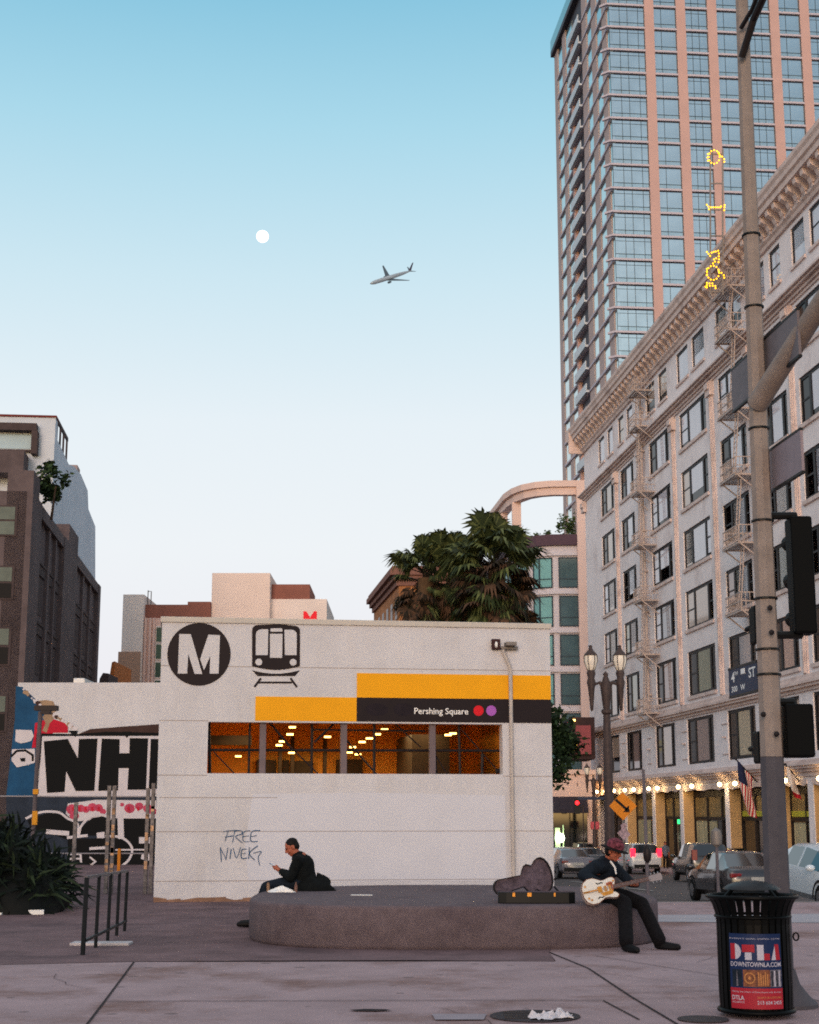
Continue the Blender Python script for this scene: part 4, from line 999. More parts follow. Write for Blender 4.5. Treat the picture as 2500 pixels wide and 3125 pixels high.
b = MB(); tbox(b, -40.8, 0, -.7, .3, H_ - 2, H_ - 1.1); b.build('roof_fascia', m_sd, tw)
b = MB(); tbox(b, -40.8, -10, -.7, -.58, H_ - 1.1, H_ + 1.0); b.build('glass_parapet', mat('teal_parapet_glass', '#5f9aa6', .1, .05, spec=.9), tw)

# ================================================================== curved corner block with ring beam
m_sal = mat('salmon_render', '#d8bcb2', .8, .05, .6); m_grid = mat('pale_window_grid', '#c8c0c4', .75, .05); m_teal = mat('teal_glass', (.17, .36, .36), .35, .1, .5, metal=.3); m_dkg = mat('dark_teal_glass', (.05, .10, .11), .08, .2, .5, spec=1.0)
AO = Vector((19.6, 165, -3.5)); cb = thing('curved_corner_building', 'rounded teal-glazed corner block with a salmon ring beam above its roof', 'building', AO)
ARC = [(0, 0), (-3.7, .15), (-5.2, .75), (-6.5, 2.0), (-7.45, 4.0), (-8.15, 7.0), (-9.4, 20.0), (-10.2, 28)]
def at_arc(i, t, off=0.0):
    a, c = Vector((*ARC[i], 0)), Vector((*ARC[i + 1], 0)); d_ = (c - a).normalized(); nrm = Vector((d_.y, -d_.x, 0)) * -1
    if nrm.y > 0 or (abs(nrm.y) < .3 and nrm.x > 0): nrm = -nrm
    return a + (c - a) * t + nrm * off
b = MB(); b.prism(ARC + [(0, 28)], 0, 34.0, 'z'); b.build('wall', m_grid, cb)
def band(mb, z0, z1, off0, off1):
    pin = [at_arc(min(i, len(ARC) - 2), 0 if i < len(ARC) - 1 else 1, off0) for i in range(len(ARC))]
    pout = [at_arc(min(i, len(ARC) - 2), 0 if i < len(ARC) - 1 else 1, off1) for i in range(len(ARC))]
    for i in range(len(ARC) - 1):
        mb.rings([[Vector((p.x, p.y, z)) for p in (pin[i], pin[i + 1], pout[i + 1], pout[i])] for z in (z0, z1)])
for k in range(8):
    z = 33.2 - 4.27 * (k + 1) + .35
    for i, (t0, t1) in ((0, (.30, .84)), (1, (.12, 1.0)), (2, (.0, .45)), (3, (.0, .85)), (4, (.1, .9)), (5, (.04, .22)), (5, (.27, .45)), (5, (.5, .7))):
        pts = [at_arc(i, t0, .0), at_arc(i, t1, .0)]
        f = MB(); po = [at_arc(i, t0, .12), at_arc(i, t1, .12)]
        f.rings([[Vector((q.x, q.y, zz)) for q in (pts[0], pts[1], po[1], po[0])] for zz in (z, z + .14)]); f.rings([[Vector((q.x, q.y, zz)) for q in (pts[0], pts[1], po[1], po[0])] for zz in (z + 3.26, z + 3.4)])
        for pa, pb in ((pts[0], po[0]), (pts[1], po[1])):
            e_ = (pts[1] - pts[0]).normalized() * .07; f.rings([[Vector((q.x, q.y, zz)) for q in (pa - e_, pa + e_, pb + e_, pb - e_)] for zz in (z + .0, z + 3.39)])
        pm = [at_arc(i, t0, .06), at_arc(i, t1, .06)]
        f.rings([[Vector((q.x, q.y, zz)) for q in (pts[0], pts[1], po[1], po[0])] for zz in (z + .95, z + 1.05)])
        wo = f.build('window', m_mul, cb)
        g = MB(); g.rings([[Vector((q.x, q.y, zz)) for q in (pts[0], pts[1], pm[1], pm[0])] for zz in (z + .1, z + 3.3)]); g.build('pane', m_dkg if (i == 0 and t0 < .5) or (k > 4 and i < 1) else m_teal, wo)
b = MB()
for k in range(9): z = 33.2 - 4.27 * k - .35; band(b, z, z + .35, 0, .3)
b.build('sill_band', m_grid, cb)
b = MB(); band(b, 34.0, 35.2, -.1, .45); b.build('roof_parapet', mat('plum_fascia', '#54404a', .7, .1), cb)
b = MB(); band(b, 39.7, 40.55, -.7, .25); band(b, 40.55, 41.25, -.9, .6); b.build('ring_beam', m_sal, cb)
b = MB()
p = at_arc(4, .15, 0); b.box(p.x - .35, p.x + .65, p.y - .3, p.y + .7, 35.2, 39.75); p = at_arc(5, .3, 0); b.box(p.x - .5, p.x + .5, p.y - .5, p.y + .5, 35.2, 39.75)
b.box(-1.1, 1.5, -.62, .6, 0, 41.2); b.box(.9, 3.5, -.6, 4, 0, 38.0)
b.build('salmon_pier', m_sal, cb)
for lb, x, y, s_, sd_ in (('small leafy roof plants in a planter on the curved corner block', -5.0, 2.4, 1.0, 3), ('taller roof plant against the salmon pier of the curved block', -1.6, 2.0, 1.9, 5)):
    t = thing('roof_plant', lb, 'plant', AO + Vector((x, y, 34.2))); b = MB(); leaf_cloud(b, (0, 0, 1.0 * s_ + .2), (1.3, .8, 1.2 * s_), int(300 * s_), .22, sd_, mi=0, clumps=9); b.build('foliage', [mg[2], mg[3]], t, fix=False)
    b = MB(); b.tube([(0, 0, 0), (.1, 0, s_)], .06, 5); b.build('stem', mg[0], t)
# low shopfront block under it
LO = Vector((10.6, 122, -2.6)); ls = thing('corner_shop_block', 'low salmon shopfront with a dark awning between the station and the terracotta block', 'building', LO)
k_ = 122 / 4714.; lx = lambda u: (u * 1.44928 - CX) * k_ - 10.6; lz = lambda v: 1.6 + (HZN - v * 1.44928) * k_ + 2.6
b = MB(); b.box(lx(1150), lx(1256), 0, 12, 0, lz(1622)); b.box(lx(1150), lx(1256), -.25, 0, lz(1632), lz(1622)); b.build('wall', m_sal, ls)
b = MB(); b.box(lx(1150), lx(1236), -.08, 0, 0.0, lz(1680)); b.build('dark_shop_window', M['glass'], ls)
b = MB(); b.prism([(-.05, lz(1678)), (-1.1, lz(1704)), (-1.1, lz(1712)), (-.05, lz(1712))], lx(1150), lx(1236), 'x'); b.build('awning', mat('charcoal_awning', '#35323c', .8, .15), ls)
b = MB(); b.box(lx(1168), lx(1178), -.16, -.1, lz(1800), lz(1700) - 1.6); b.box(lx(1184), lx(1186), -.16, -.1, 1.0, 3.2); b.build('lit_window', mat('pale_green_glow', '#b8d8a0', .5, .2, 1, emit=.55), ls)
b = MB(); b.ell((lx(1177), -.5, lz(1763)), .36, 12, 8); b.build('bright_lamp', mat('lamp_white', '#ffffff', .5, 0, emit=9, ecol='#f4ffe8'), ls, smooth=60)
b = MB(); b.box(lx(1206), lx(1256), -.2, 6, lz(1600), lz(1512)); b.build('dark_lobby', mat('plum_lobby', '#3a2c2e', .8, .15), ls)
b = MB(); b.box(lx(1214), lx(1246), -.7, -.5, lz(1590), lz(1530)); sg = b.build('hanging_sign', mat('plum_sign', '#8c4a50', .7, .08), ls)
b = MB(); b.box(lx(1216), lx(1244), -.72, -.7, lz(1558), lz(1556)); b.box(lx(1226), lx(1242), -.72, -.7, lz(1570), lz(1568)); b.build('sign_stripe', M['black'], sg)
b = MB(); b.box(lx(1206), lx(1214), -.6, -.4, lz(1521), lz(1517)); b.build('strip_lamp', M['lamp'], ls)
b = MB(); q0 = Vector((lx(1206), -.62, lz(1572))); b.tube([q0 + Vector((.38 * cos(t), 0, .38 * sin(t))) for t in [2 * pi * i / 16 for i in range(16)]], .09, 6); b.build('yellow_ring_sign', mat('yellow_neon', '#e0d040', .5, 0, emit=.9), ls)

# ================================================================== signal mast on the corner
PB0 = Vector((3.15, 13.3, 0)); m_mast = mat('mast_concrete_paint', '#887c76', .75, .12, 8, .2, 60); m_mast2 = mat('mast_grey_repaint', '#4d4a50', .8, .12, 6)
pm = thing('signal_mast', 'tall tapered beige mast with a sloping arm at the right beside the waste bin', 'signal mast', PB0)
def mast_c(z): return Vector((-.02 + .006 * z, 0, z))
def mast_r(z): return .112 - .0056 * z
b = MB(); b.tube([mast_c(z) for z in (2.07, 3.5, 5, 6.5, 8, 9.35)], [mast_r(z) for z in (2.07, 3.5, 5, 6.5, 8, 9.35)], 8); b.build('mast_shaft', m_mast, pm, fix=True)
b = MB(); b.tube([mast_c(z) for z in (.12, 1, 2.067)], [mast_r(z) + .002 for z in (.12, 1, 2.067)], 8); b.build('repainted_shaft', m_mast2, pm)
b = MB(); b.lathe([(.30, 0), (.30, .03), (.24, .08), (.16, .18), (.125, .3)], (-.02, 0, 0), 16); b.build('base_flange', m_mast2, pm, smooth=40)
b = MB()
A0 = P(2312, 1232, 13.25) - PB0; A1 = P(2520, 905, 12.2) - PB0; A2 = P(2700, 700, 11.2) - PB0
b.tube([A0, A1, A2], [.098, .085, .07], 12); b.build('mast_arm', m_mast, pm, smooth=40)
b = MB()
for z in (5.25, 6.15, 6.85, 4.15, 3.45, 3.0, 2.78, 5.0): b.tube([mast_c(z) + Vector((mast_r(z) * 1.06 * cos(t), mast_r(z) * 1.06 * sin(t), 0)) for t in [2 * pi * i / 12 for i in range(13)]], .012, 5)
b.build('clamp_band', M['blackmetal'], pm)
b = MB(); L0 = P(2264, 175, 13.2) - PB0; b.tube([L0, P(2300, 60, 13.0) - PB0, P(2345, -40, 12.6) - PB0], .035, 8); b.tube([P(2262, 85, 13.2) - PB0, P(2295, 30, 13.0) - PB0, P(2330, -60, 12.7) - PB0], .022, 8); b.build('lamp_arm', M['darksteel'], pm)
b = MB()
for u, v in ((2350, 1855), (2355, 1930), (2370, 2240), (2330, 2180)): b.ell(P(u, v, 13.15) - PB0, .025, 8, 6)
b.build('bolt_cover', M['darksteel'], pm)
SG = Frame((3.24, 13.3, 0), 180 + SH)
m_back = mat('sign_back_grey', '#6e666a', .6, .1, 6, metal=.2)
def sign_panel(name, label, cn, front, off, text=None, group=None):
    p = [SG.sz(u, v, off) for u, v in cn]
    s0, s1 = sum(q[0] for q in (p[0], p[3])) / 2, sum(q[0] for q in p[1:3]) / 2; z0, z1 = (p[2][1] + p[3][1]) / 2, (p[0][1] + p[1][1]) / 2
    t = thing(name, label, 'sign', SG.w(s0, off, z0), SG.rz, group); w_, h = s1 - s0, z1 - z0
    b = MB(); b.box(0, w_, -.012, .012, 0, h); b.build('panel', front, t)
    b = MB(); b.box(-.006, w_ + .006, -.016, .016, -.022, .0); b.box(-.006, w_ + .006, -.016, .016, h, h + .022); b.build('edge_rail', M['blackmetal'], t)
    return t, w_, h
sign_panel('street_sign', 'large dark framed grey sign panel high on the mast, crossed by the sloping arm', [(2233, 1098), (2439, 986), (2443, 1118), (2239, 1222)], m_back, .02)
sign_panel('street_sign', 'plain grey pink sign panel on the mast just below the sloping arm', [(2350, 1370), (2447, 1322), (2452, 1446), (2356, 1487)], mat('pinkish_sign_back', '#8a7d84', .6, .08, 6, metal=.2), .04)
t, w_, h = sign_panel('street_sign', 'small dark blue street name sign with white letters on the mast', [(2225, 2043), (2312, 2026), (2317, 2108), (2231, 2121)], mat('navy_sign', '#1a2a46', .5, .06), .05)
b = MB()
put_text(b, text2d('4', height=h * .38, bold=.02), lambda x, y: (.10 * w_ + x * 1.7, -.0135, h * .5 + y)); put_text(b, text2d('TH', height=h * .14, bold=.02), lambda x, y: (.22 * w_ + x * 1.7, -.0135, h * .74 + y))
put_text(b, text2d('ST', height=h * .38, bold=.02), lambda x, y: (.72 * w_ + x * 1.5, -.0135, h * .5 + y)); put_text(b, text2d('300', height=h * .22, bold=.02), lambda x, y: (.10 * w_ + x * 1.7, -.0135, h * .12 + y))
put_text(b, text2d('W', height=h * .22, bold=.02), lambda x, y: (.42 * w_ + x * 1.7, -.0135, h * .12 + y)); b.box(.46 * w_, .60 * w_, -.0155, -.0125, h * .72, h * .92)
b.build('sign_lettering', M['white'], t)
m_sigb = mat('signal_black', (.003, .0035, .004), .6, 0, spec=.06)
def signal_head(label, u0, u1, v0, v1, Y, n, arms, group='traffic signals on the mast'):
    c = P((u0 + u1) / 2, (v0 + v1) / 2, Y); a = P(u0, v0, Y); d = P(u1, v1, Y); w2, h2 = (d.x - a.x) / 2, (a.z - d.z) / 2
    t = thing('traffic_signal', label, 'traffic signal', c, 0, group)
    b = MB(); b.box(-w2, w2, -.12, .12, -h2, h2); b.build('housing', m_sigb, t, bevel=.02)
    b = MB(); sec = 2 * h2 / n
    for k in range(n): b.rings([[Vector((w2 * .8 * cos(q), y, -h2 + sec * (k + .5) + w2 * .8 * sin(q))) for q in [2 * pi * i / 16 for i in range(16)]] for y in (.12, .34)], cap=False)
    b.build('visor', m_sigb, t, fix=False)
    b = MB()
    for (u, v) in arms:
        p = P(u, v, Y) - c; zz = max(-h2, min(h2, p.z)); b.tube([p, Vector((-w2 * .2, 0, p.z)), Vector((-w2 * .2, 0, zz * .95))], .035, 8)
    if arms: b.build('bracket', M['blackmetal'], t)
    return t
signal_head('big black three section signal head on the right side of the mast', 2402, 2486, 1580, 1935, 13.3, 3, [(2350, 1574), (2362, 1938)])
signal_head('dark blue black pedestrian signal box low on the right side of the mast', 2388, 2480, 2150, 2312, 13.3, 1, [(2378, 2142)])
signal_head('thin black signal edge showing left of the mast above the blue sign', 2292, 2316, 1850, 1965, 13.75, 1, [])
signal_head('thin black signal edge showing left of the mast below the blue sign', 2304, 2330, 2232, 2330, 13.7, 1, [])

# ================================================================== waste bin
BN = Vector((2.78, 12.68, 0)); bn = thing('waste_bin', 'black slatted waste bin with flared rim, domed lid and a poster', 'waste bin', BN)
RB0 = .292
m_bin = mat('bin_black', '#050607', .45, .1, 10, spec=.1)
b = MB(); NS = 30
for k in range(NS):
    a = 2 * pi * k / NS; hw_ = radians(360 / NS * .36)
    prof = [(RB0 - .005, .06), (RB0, .2), (RB0, .72), (RB0 + .008, .8), (RB0 + .03, .87), (RB0 + .062, .925)]
    b.rings([[Vector((r * cos(a + s_), r * sin(a + s_), z)) for r, s_ in ((r0, -hw_), (r0, hw_), (r0 - .012, hw_), (r0 - .012, -hw_))] for r0, z in prof])
b.build('slatted_side', m_bin, bn)
b = MB()
for z, r, th in ((.05, RB0 + .002, .018), (.775, RB0 + .006, .012), (.93, RB0 + .066, .016)):
    b.rings([[Vector((r * cos(q), r * sin(q), z)) + Vector((th * cos(s_) * cos(q), th * cos(s_) * sin(q), th * sin(s_))) for s_ in [2 * pi * i / 8 for i in range(8)]] for q in [2 * pi * i / 40 for i in range(41)]], cap=False)
b.build('hoop', m_bin, bn, smooth=50)
b = MB(); b.lathe([(0, .04), (.265, .04), (.265, .76), (.25, .76), (.25, .1), (0, .1)], n=32, cap=False); b.build('liner', mat('liner_dark', '#050606', .7, .1), bn, smooth=40)
b = MB()
prof = [(0, 1.055), (.06, 1.052), (.13, 1.04), (.19, 1.018), (.225, .995), (.228, .985), (.215, .985), (.12, 1.02), (0, 1.035)]
b.lathe(prof, n=36, cap=False); b.build('domed_lid', mat('lid_grey', '#26292d', .45, .15, 12), bn, smooth=50)
b = MB()
for k in range(4):
    a = .5 + pi / 2 * k; b.bar((.2 * cos(a), .2 * sin(a), 1.0), (RB0 * cos(a) * 1.1, RB0 * sin(a) * 1.1, .9), .02)
b.build('lid_post', m_bin, bn)
b = MB(); b.tube([Vector((.318 + .022 * cos(q), -.1, .62 + .03 * sin(q))) for q in [2 * pi * i / 14 for i in range(15)]], .007, 6); b.build('hasp_ring', m_bin, bn)
fc = atan2(-BN.y, -BN.x) + .03
def cyl(x, y, r): a = fc + x / RB0; return Vector((r * cos(a), r * sin(a), y))
PW, PZ0, PZ1 = .425, .085, .655
def wrap(mb, pts, r, mi, n=1):
    mb.poly([cyl(x, y, r) for x, y in pts], mi)
def wrect(mb, x0, x1, y0, y1, r, mi):
    n = max(1, int((x1 - x0) / .03))
    for k in range(n): xa, xb = x0 + (x1 - x0) * k / n, x0 + (x1 - x0) * (k + 1) / n; mb.poly([cyl(xa, y0, r), cyl(xb, y0, r), cyl(xb, y1, r), cyl(xa, y1, r)], mi)
pc = [mat('poster_navy', '#14264c', .5, .04), mat('poster_red', '#98202f', .5, .04), mat('poster_white', '#aba8b6', .5, .03), mat('poster_brown', '#7a4a34', .6, .4, 30), mat('poster_dark', '#16202e', .6, .3, 20), mat('poster_grey', '#6a6670', .6, .5, 40), mat('poster_gold', '#b07848', .6, .2, 20)]
rp_ = RB0 + .006; X = lambda f: -PW / 2 + PW * f; Z = lambda f: PZ1 - (PZ1 - PZ0) * f
b = MB(); wrect(b, X(0), X(1), Z(1), Z(0), rp_, 0); po = b.build('poster', pc, bn, fix=False)
b = MB(); r1 = rp_ + .0015
wrect(b, X(0), X(1), Z(1), Z(.725), r1, 1)
for k, (a, c) in enumerate(((.02, .31), (.34, .51), (.54, .76), (.79, .98))):
    put_text(b, text2d(('DESTINATIONS', 'EVENTS', 'SHOPPING', 'DINING')[k] if False else ('EVENTS', 'DINING', 'SHOPPING', 'CULTURE')[k], width=PW * (c - a), height=.010), lambda x, y: cyl(X(a) + x, Z(.075) + y, r1 + .001), 2)
wrect(b, X(.03), X(.125), Z(.345), Z(.135), r1, 1); wrap(b, [(X(.125), Z(.345))] + [(X(.125) + PW * .115 * cos(q), (Z(.345) + Z(.135)) / 2 + (Z(.135) - Z(.345)) / 2 * sin(q)) for q in [radians(-90 + 180 * i / 14) for i in range(15)]], r1, 2)
wrect(b, X(.26), X(.485), Z(.245), Z(.145), r1, 1); wrect(b, X(.31), X(.43), Z(.35), Z(.25), r1, 2)
wrect(b, X(.53), X(.65), Z(.35), Z(.145), r1, 2); wrect(b, X(.652), X(.76), Z(.35), Z(.262), r1, 1)
wrap(b, [(X(.79), Z(.35)), (X(.88), Z(.35)), (X(.86), Z(.16))], r1, 2); wrap(b, [(X(.882), Z(.35)), (X(.975), Z(.35)), (X(.94), Z(.14)), (X(.855), Z(.14))], r1, 1)
put_text(b, text2d('DOWNTOWNLA.COM', width=PW * .95, height=.036, bold=.015), lambda x, y: cyl(X(.025) + x, Z(.44) + y, r1 + .001), 2)
for a, c, mi in ((.05, .24, 4), (.26, .5, 3), (.505, .75, 3), (.755, .98, 5)): wrect(b, X(a), X(c), Z(.705), Z(.48), r1, mi)
for rr_, mi in ((.043, 6), (.034, 3), (.012, 6)): wrap(b, [(X(.38) + rr_ * cos(q), Z(.59) + rr_ * sin(q)) for q in [2 * pi * i / 20 for i in range(20)]], r1 + .001 + (.045 - rr_) * .02, mi)
wrap(b, [(X(.13), Z(.70)), (X(.165), Z(.70)), (X(.152), Z(.5)), (X(.142), Z(.5))], r1 + .001, 5)
for k in range(5): wrect(b, X(.53 + .04 * k), X(.55 + .04 * k), Z(.69), Z(.51 + .02 * (k % 3)), r1 + .001, 6)
for k in range(4): wrect(b, X(.775 + .05 * k), X(.80 + .05 * k), Z(.70), Z(.49), r1 + .001, 2 if k % 2 else 4)
put_text(b, text2d('Creating the heart of Downtown with a smile' if False else 'Making the Heart of Downtown safe & clean', width=PW * .93, height=.015), lambda x, y: cyl(X(.03) + x, Z(.79) + y, r1 + .001), 2)
put_text(b, text2d('DTLA', width=PW * .24, height=.034, bold=.02), lambda x, y: cyl(X(.03) + x, Z(.885) + y, r1 + .001), 2); put_text(b, text2d('ALLIANCE', width=PW * .24, height=.014), lambda x, y: cyl(X(.03) + x, Z(.925) + y, r1 + .001), 2)
put_text(b, text2d('24-HOUR HOTLINE', width=PW * .46, height=.016), lambda x, y: cyl(X(.5) + x, Z(.86) + y, r1 + .001), 6); put_text(b, text2d('213 624 2425', width=PW * .46, height=.026, bold=.015), lambda x, y: cyl(X(.5) + x, Z(.935) + y, r1 + .001), 2)
b.build('poster_print', pc, po, fix=False)

# ================================================================== barrier, fence, lamp post and shrub on the left
ba = thing('crowd_barrier', 'black steel crowd barrier on flat feet standing on the plaza at the left', 'barrier', (-3.72, 17.9, 0), 0)
E_ = Vector((-.17, 3.5, 0)); m_bar = mat('barrier_black', '#15181b', .5, .15, 10)
b = MB(); b.bar((0, 0, .86), E_ + Vector((0, 0, .80)), .035); b.build('top_rail', mat('barrier_grey_rail', '#5d5557', .5, .15), ba)
b = MB(); b.bar((.02, .02, .16), E_ + Vector((.02, 0, .14)), .03); b.build('bottom_rail', m_bar, ba)
for k, f_ in enumerate((0, .27, .55, .78, 1)):
    q = E_ * f_; b = MB(); b.tube([q + Vector((.0, 0, .0)), q + Vector((.012, 0, .86 - .06 * f_))], .022 if k else .028, 8); b.build('post', m_bar, ba, smooth=40)
b = MB(); b.box(-.42, .30, 1.22, 1.52, .0, .035); b.build('foot_plate', mat('pale_foot_plate', '#b5aeb0', .6, .15, 8), ba, bevel=.006)
m_post = mat('stickered_post', '#77706e', .7, .45, 14); m_wire = mat('wire', '#8d878b', .5, .1)
fe = thing('cable_fence', 'thin post and cable fence in front of the graffiti wall', 'fence', (-8.6, 31, 0))
Xf = lambda u, Y=31: (u * 1.44928 - CX) / 4714 * Y + 8.6
b = MB()
for u, top in ((160, 1690), (229, 1655), (240, 1655), (311, 1660), (322, 1650)):
    z = 1.6 + (HZN - top * 1.44928) / 4714 * 31; b = MB(); b.box(Xf(u) - .035, Xf(u) + .035, -.035, .035, 0, z); b.build('fence_post', m_post, fe)
for v in (1678, 1795):
    z = 1.6 + (HZN - v * 1.44928) / 4714 * 31; b = MB(); b.tube([(Xf(-20), 0, z + .01), (Xf(160), 0, z), (Xf(325), 0, z)], .014, 5); b.build('cable', m_wire, fe)
b = MB(); z0 = 1.6 + (HZN - 1785 * 1.44928) / 4714 * 31; b.box(Xf(252), Xf(258), -.05, .0, z0 - .45, z0); b.build('orange_strip', mat('orange_tape', '#c8781e', .6, .1), fe)
R.seed(40); b = MB()
for k in range(16): u = R.choice((229, 240, 311, 322)); z = R.uniform(.3, 1.9); b.box(Xf(u) - .03, Xf(u) + .03, -.038, -.03, z, z + R.uniform(.05, .16))
b.build('stickers', mat('sticker_mix', '#b08a6a', .6, .9, 5), fe)
pl_ = thing('small_lamp_post', 'slim dark pole with a small box light in front of the mural', 'lamp post', (-7.55, 31, 0)); 
b = MB(); b.tube([(0, 0, 0), (.05, 0, 3.6)], .045, 8); b.build('pole', mat('dull_pole', '#5a5256', .7, .15), pl_)
b = MB(); b.box(-.06, .4, -.1, .1, 3.62, 3.72); b.box(.08, .26, -.09, .09, 3.55, 3.64); b.build('light_box', M['darksteel'], pl_)
b = MB(); b.box(0.0, .1, -.07, -.02, 1.35, 1.62); b.box(-.01, .1, -.07, -.02, 1.95, 2.05); b.build('orange_sticker', mat('orange_sticker', '#c88820', .6, .1), pl_)
sh = thing('dark_shrub', 'dense dark spiky shrub at the left edge of the plaza', 'shrub', (-6.95, 26.2, 0))
m_sh = [mat('shrub_black_green', '#0a120e', .8, .3, 3), mat('shrub_dark_green', '#121e14', .8, .3, 3), mat('shrub_olive', '#2a3622', .8, .3, 3)]
R.seed(14); b = MB()
for k in range(2400):
    az_ = R.uniform(0, 6.28); e_ = radians(R.uniform(-25, 85)); d = Vector((cos(az_) * cos(e_), sin(az_) * cos(e_), sin(e_)))
    c0 = Vector((R.uniform(-.8, 1.1), R.uniform(-1.3, .7), R.uniform(.15, 1.35))) ; c0.z *= max(.3, 1 - .55 * max(0, c0.x)); L_ = R.uniform(.3, .75)
    sd_ = d.orthogonal().normalized() * .03; tip = c0 + d * L_ + Vector((0, 0, -.25 * L_)); m1 = c0 + d * L_ * .5
    b.poly([c0, m1 - sd_, tip, m1 + sd_], R.choice([0, 0, 0, 1, 1, 2]))
b.build('foliage', m_sh, sh, fix=False)
b = MB()
for q in range(4): b.tube([(R.uniform(-.3, .3), R.uniform(-.3, .3), 0), (R.uniform(-.5, .6), R.uniform(-.4, .4), 1.0)], [.07, .04], 6)
b.build('stem', mg[0], sh)
mo = lumpy(18, 1.15, .7, .75, .12, 6).build('dark_tarp_heap', mat('black_tarp', '#070a09', .7, .2, 4, .3, 12), smooth=40); mo.location = (-6.7, 25.4, 0); tag(mo, 'low sloping heap under a black tarp in front of the dark shrub', 'tarp')
bx = MB(); bx.box(-.13, .13, -.1, .1, 0, .075); o = bx.build('white_carton', M['white'], bevel=.008); o.location = (-5.95, 24.9, 0); o.rotation_euler = (0, 0, .2); tag(o, 'small white carton lying at the foot of the tarp heap', 'carton')
o = flat_thing('litter_scrap', 'flat white litter scrap at the far left edge of the plaza', 'litter', [(-6.75, 24.7), (-6.45, 24.72), (-6.42, 24.85), (-6.7, 24.86)], .006, M['white'], .03)

# ================================================================== street lamps and signs on the road side
m_brz = mat('bronze_lamp_post', '#4c4140', .6, .18, 8, metal=.2); m_glb = mat('milky_globe', '#d8d2cc', .25, .05, 6, emit=.12, ecol='#ffe0b0')
def twin_lamp(label, loc, top, sgn_bits=()):
    t = thing('street_lamp', label, 'street lamp', loc, 0, 'twin lantern street lamps'); Hh = top
    b = MB(); b.lathe([(.30, 0), (.30, .5), (.22, .7), (.17, 1.0), (.15, Hh * .55), (.115, Hh - 2.05), (.17, Hh - 2.0), (.17, Hh - 1.9), (.11, Hh - 1.86), (.15, Hh - 1.5), (.2, Hh - 1.1), (.13, Hh - .95), (.07, Hh - .8), (.09, Hh - .72), (.0, Hh - .62)], n=12); b.build('lamp_column', m_brz, t, smooth=40)
    b = MB()
    for sx in (-1, 1):
        b.tube([(0, 0, Hh - 1.35), (sx * .2, 0, Hh - 1.0), (sx * .47, 0, Hh - 1.1)], [.07, .06, .05], 8); b.lathe([(.0, Hh - 1.95), (.05, Hh - 1.9), (.06, Hh - 1.75), (.11, Hh - 1.2), (.15, Hh - 1.0), (.11, Hh - .85), (.15, Hh - .7), (.12, Hh - .6)], (sx * .48, 0, 0), 10)
    b.build('lamp_arm', m_brz, t, smooth=40)
    for sx in (-1, 1):
        b = MB(); b.lathe([(.1, Hh - .6), (.17, Hh - .48), (.215, Hh - .3), (.205, Hh - .12)], (sx * .48, 0, 0), 14); gl = b.build('globe', m_glb, t, smooth=60)
        b = MB(); b.lathe([(.23, Hh - .12), (.2, Hh - .06), (.09, Hh + .06), (.05, Hh + .16), (.07, Hh + .2), (0, Hh + .24)], (sx * .48, 0, 0), 12)
        for q in range(6): a = pi / 3 * q; b.tube([(sx * .48 + .12 * cos(a), .12 * sin(a), Hh - .6), (sx * .48 + .222 * cos(a), .222 * sin(a), Hh - .3), (sx * .48 + .215 * cos(a), .215 * sin(a), Hh - .12)], .014, 4)
        b.build('lantern_cage', m_brz, gl, smooth=40)
    return t
z = gz(6.46, 50); twin_lamp('tall bronze twin lantern street lamp just right of the station', (6.46, 50, z), 6.78 - z)
z = gz(13.7, 115); t2 = twin_lamp('distant bronze twin lantern street lamp in front of the corner shop block', (13.75, 115, z), 4.95 - z)
b = MB(); b.box(-1.2, .95, -.12, -.09, 4.9, 5.12); b.build('name_blade', mat('blue_blade', '#28344e', .5, .2, 6), t2); b = MB(); b.box(-.32, .34, -.14, -.1, 2.75, 3.3); b.build('red_white_plate', mat('pale_red_plate', '#b8505a', .6, .3, 5), t2)
ts = thing('traffic_signal', 'distant signal on a thin post showing a red light', 'traffic signal', (12.95, 117, gz(13, 117)))
b = MB(); b.tube([(.2, 0, 0), (.2, 0, 4.6)], .05, 6); b.build('post', m_brz, ts); b = MB(); b.box(-.45, -.05, -.15, .15, 3.9, 5.0); b.box(-.05, .2, -.04, .04, 4.3, 4.4); b.build('housing', M['blackmetal'], ts)
b = MB(); b.ell((-.25, -.16, 4.72), (.15, .06, .15), 10, 6); b.build('red_lens', mat('red_lens', '#ff2020', .4, 0, emit=7, ecol='#ff1a20'), ts)
dz = thing('warning_sign', 'orange diamond warning sign with a black arrow on a thin post', 'sign', (5.53, 40, gz(5.53, 40))); g0 = gz(5.53, 40); zc_ = 1.75 - g0
b = MB(); b.tube([(0, .04, 0), (0, .04, zc_ + .3)], .03, 6); b.build('post', M['steel'], dz)
h_ = .36; b = MB(); b.prism([(0, zc_ - h_), (h_, zc_), (0, zc_ + h_), (-h_, zc_)], -.01, .01); dp = b.build('diamond_plate', mat('orange_sign', '#d8801a', .5, .08, 5), dz)
b = MB()
for q in stroke([(-.17, zc_ + .15), (.09, zc_ - .08)], .07): b.poly([(x, -.013, z) for x, z in q])
b.poly([(x, -.013, z) for x, z in ((.17, zc_ - .16), (.15, zc_ + .02), (.0, zc_ - .15))]); b.build('arrow', M['black'], dp)
b = MB(); b.prism([(.0, zc_ - .88), (.17, zc_ - .72), (.02, zc_ - .52), (-.17, zc_ - .68)], -.03, -.01); b.prism([(-.05, zc_ - .6), (.1, zc_ - .52), (.04, zc_ - .42), (-.08, zc_ - .48)], -.031, -.012); b.build('stickered_plate', mat('sticker_plate', '#a89098', .6, .5, 14), dz)
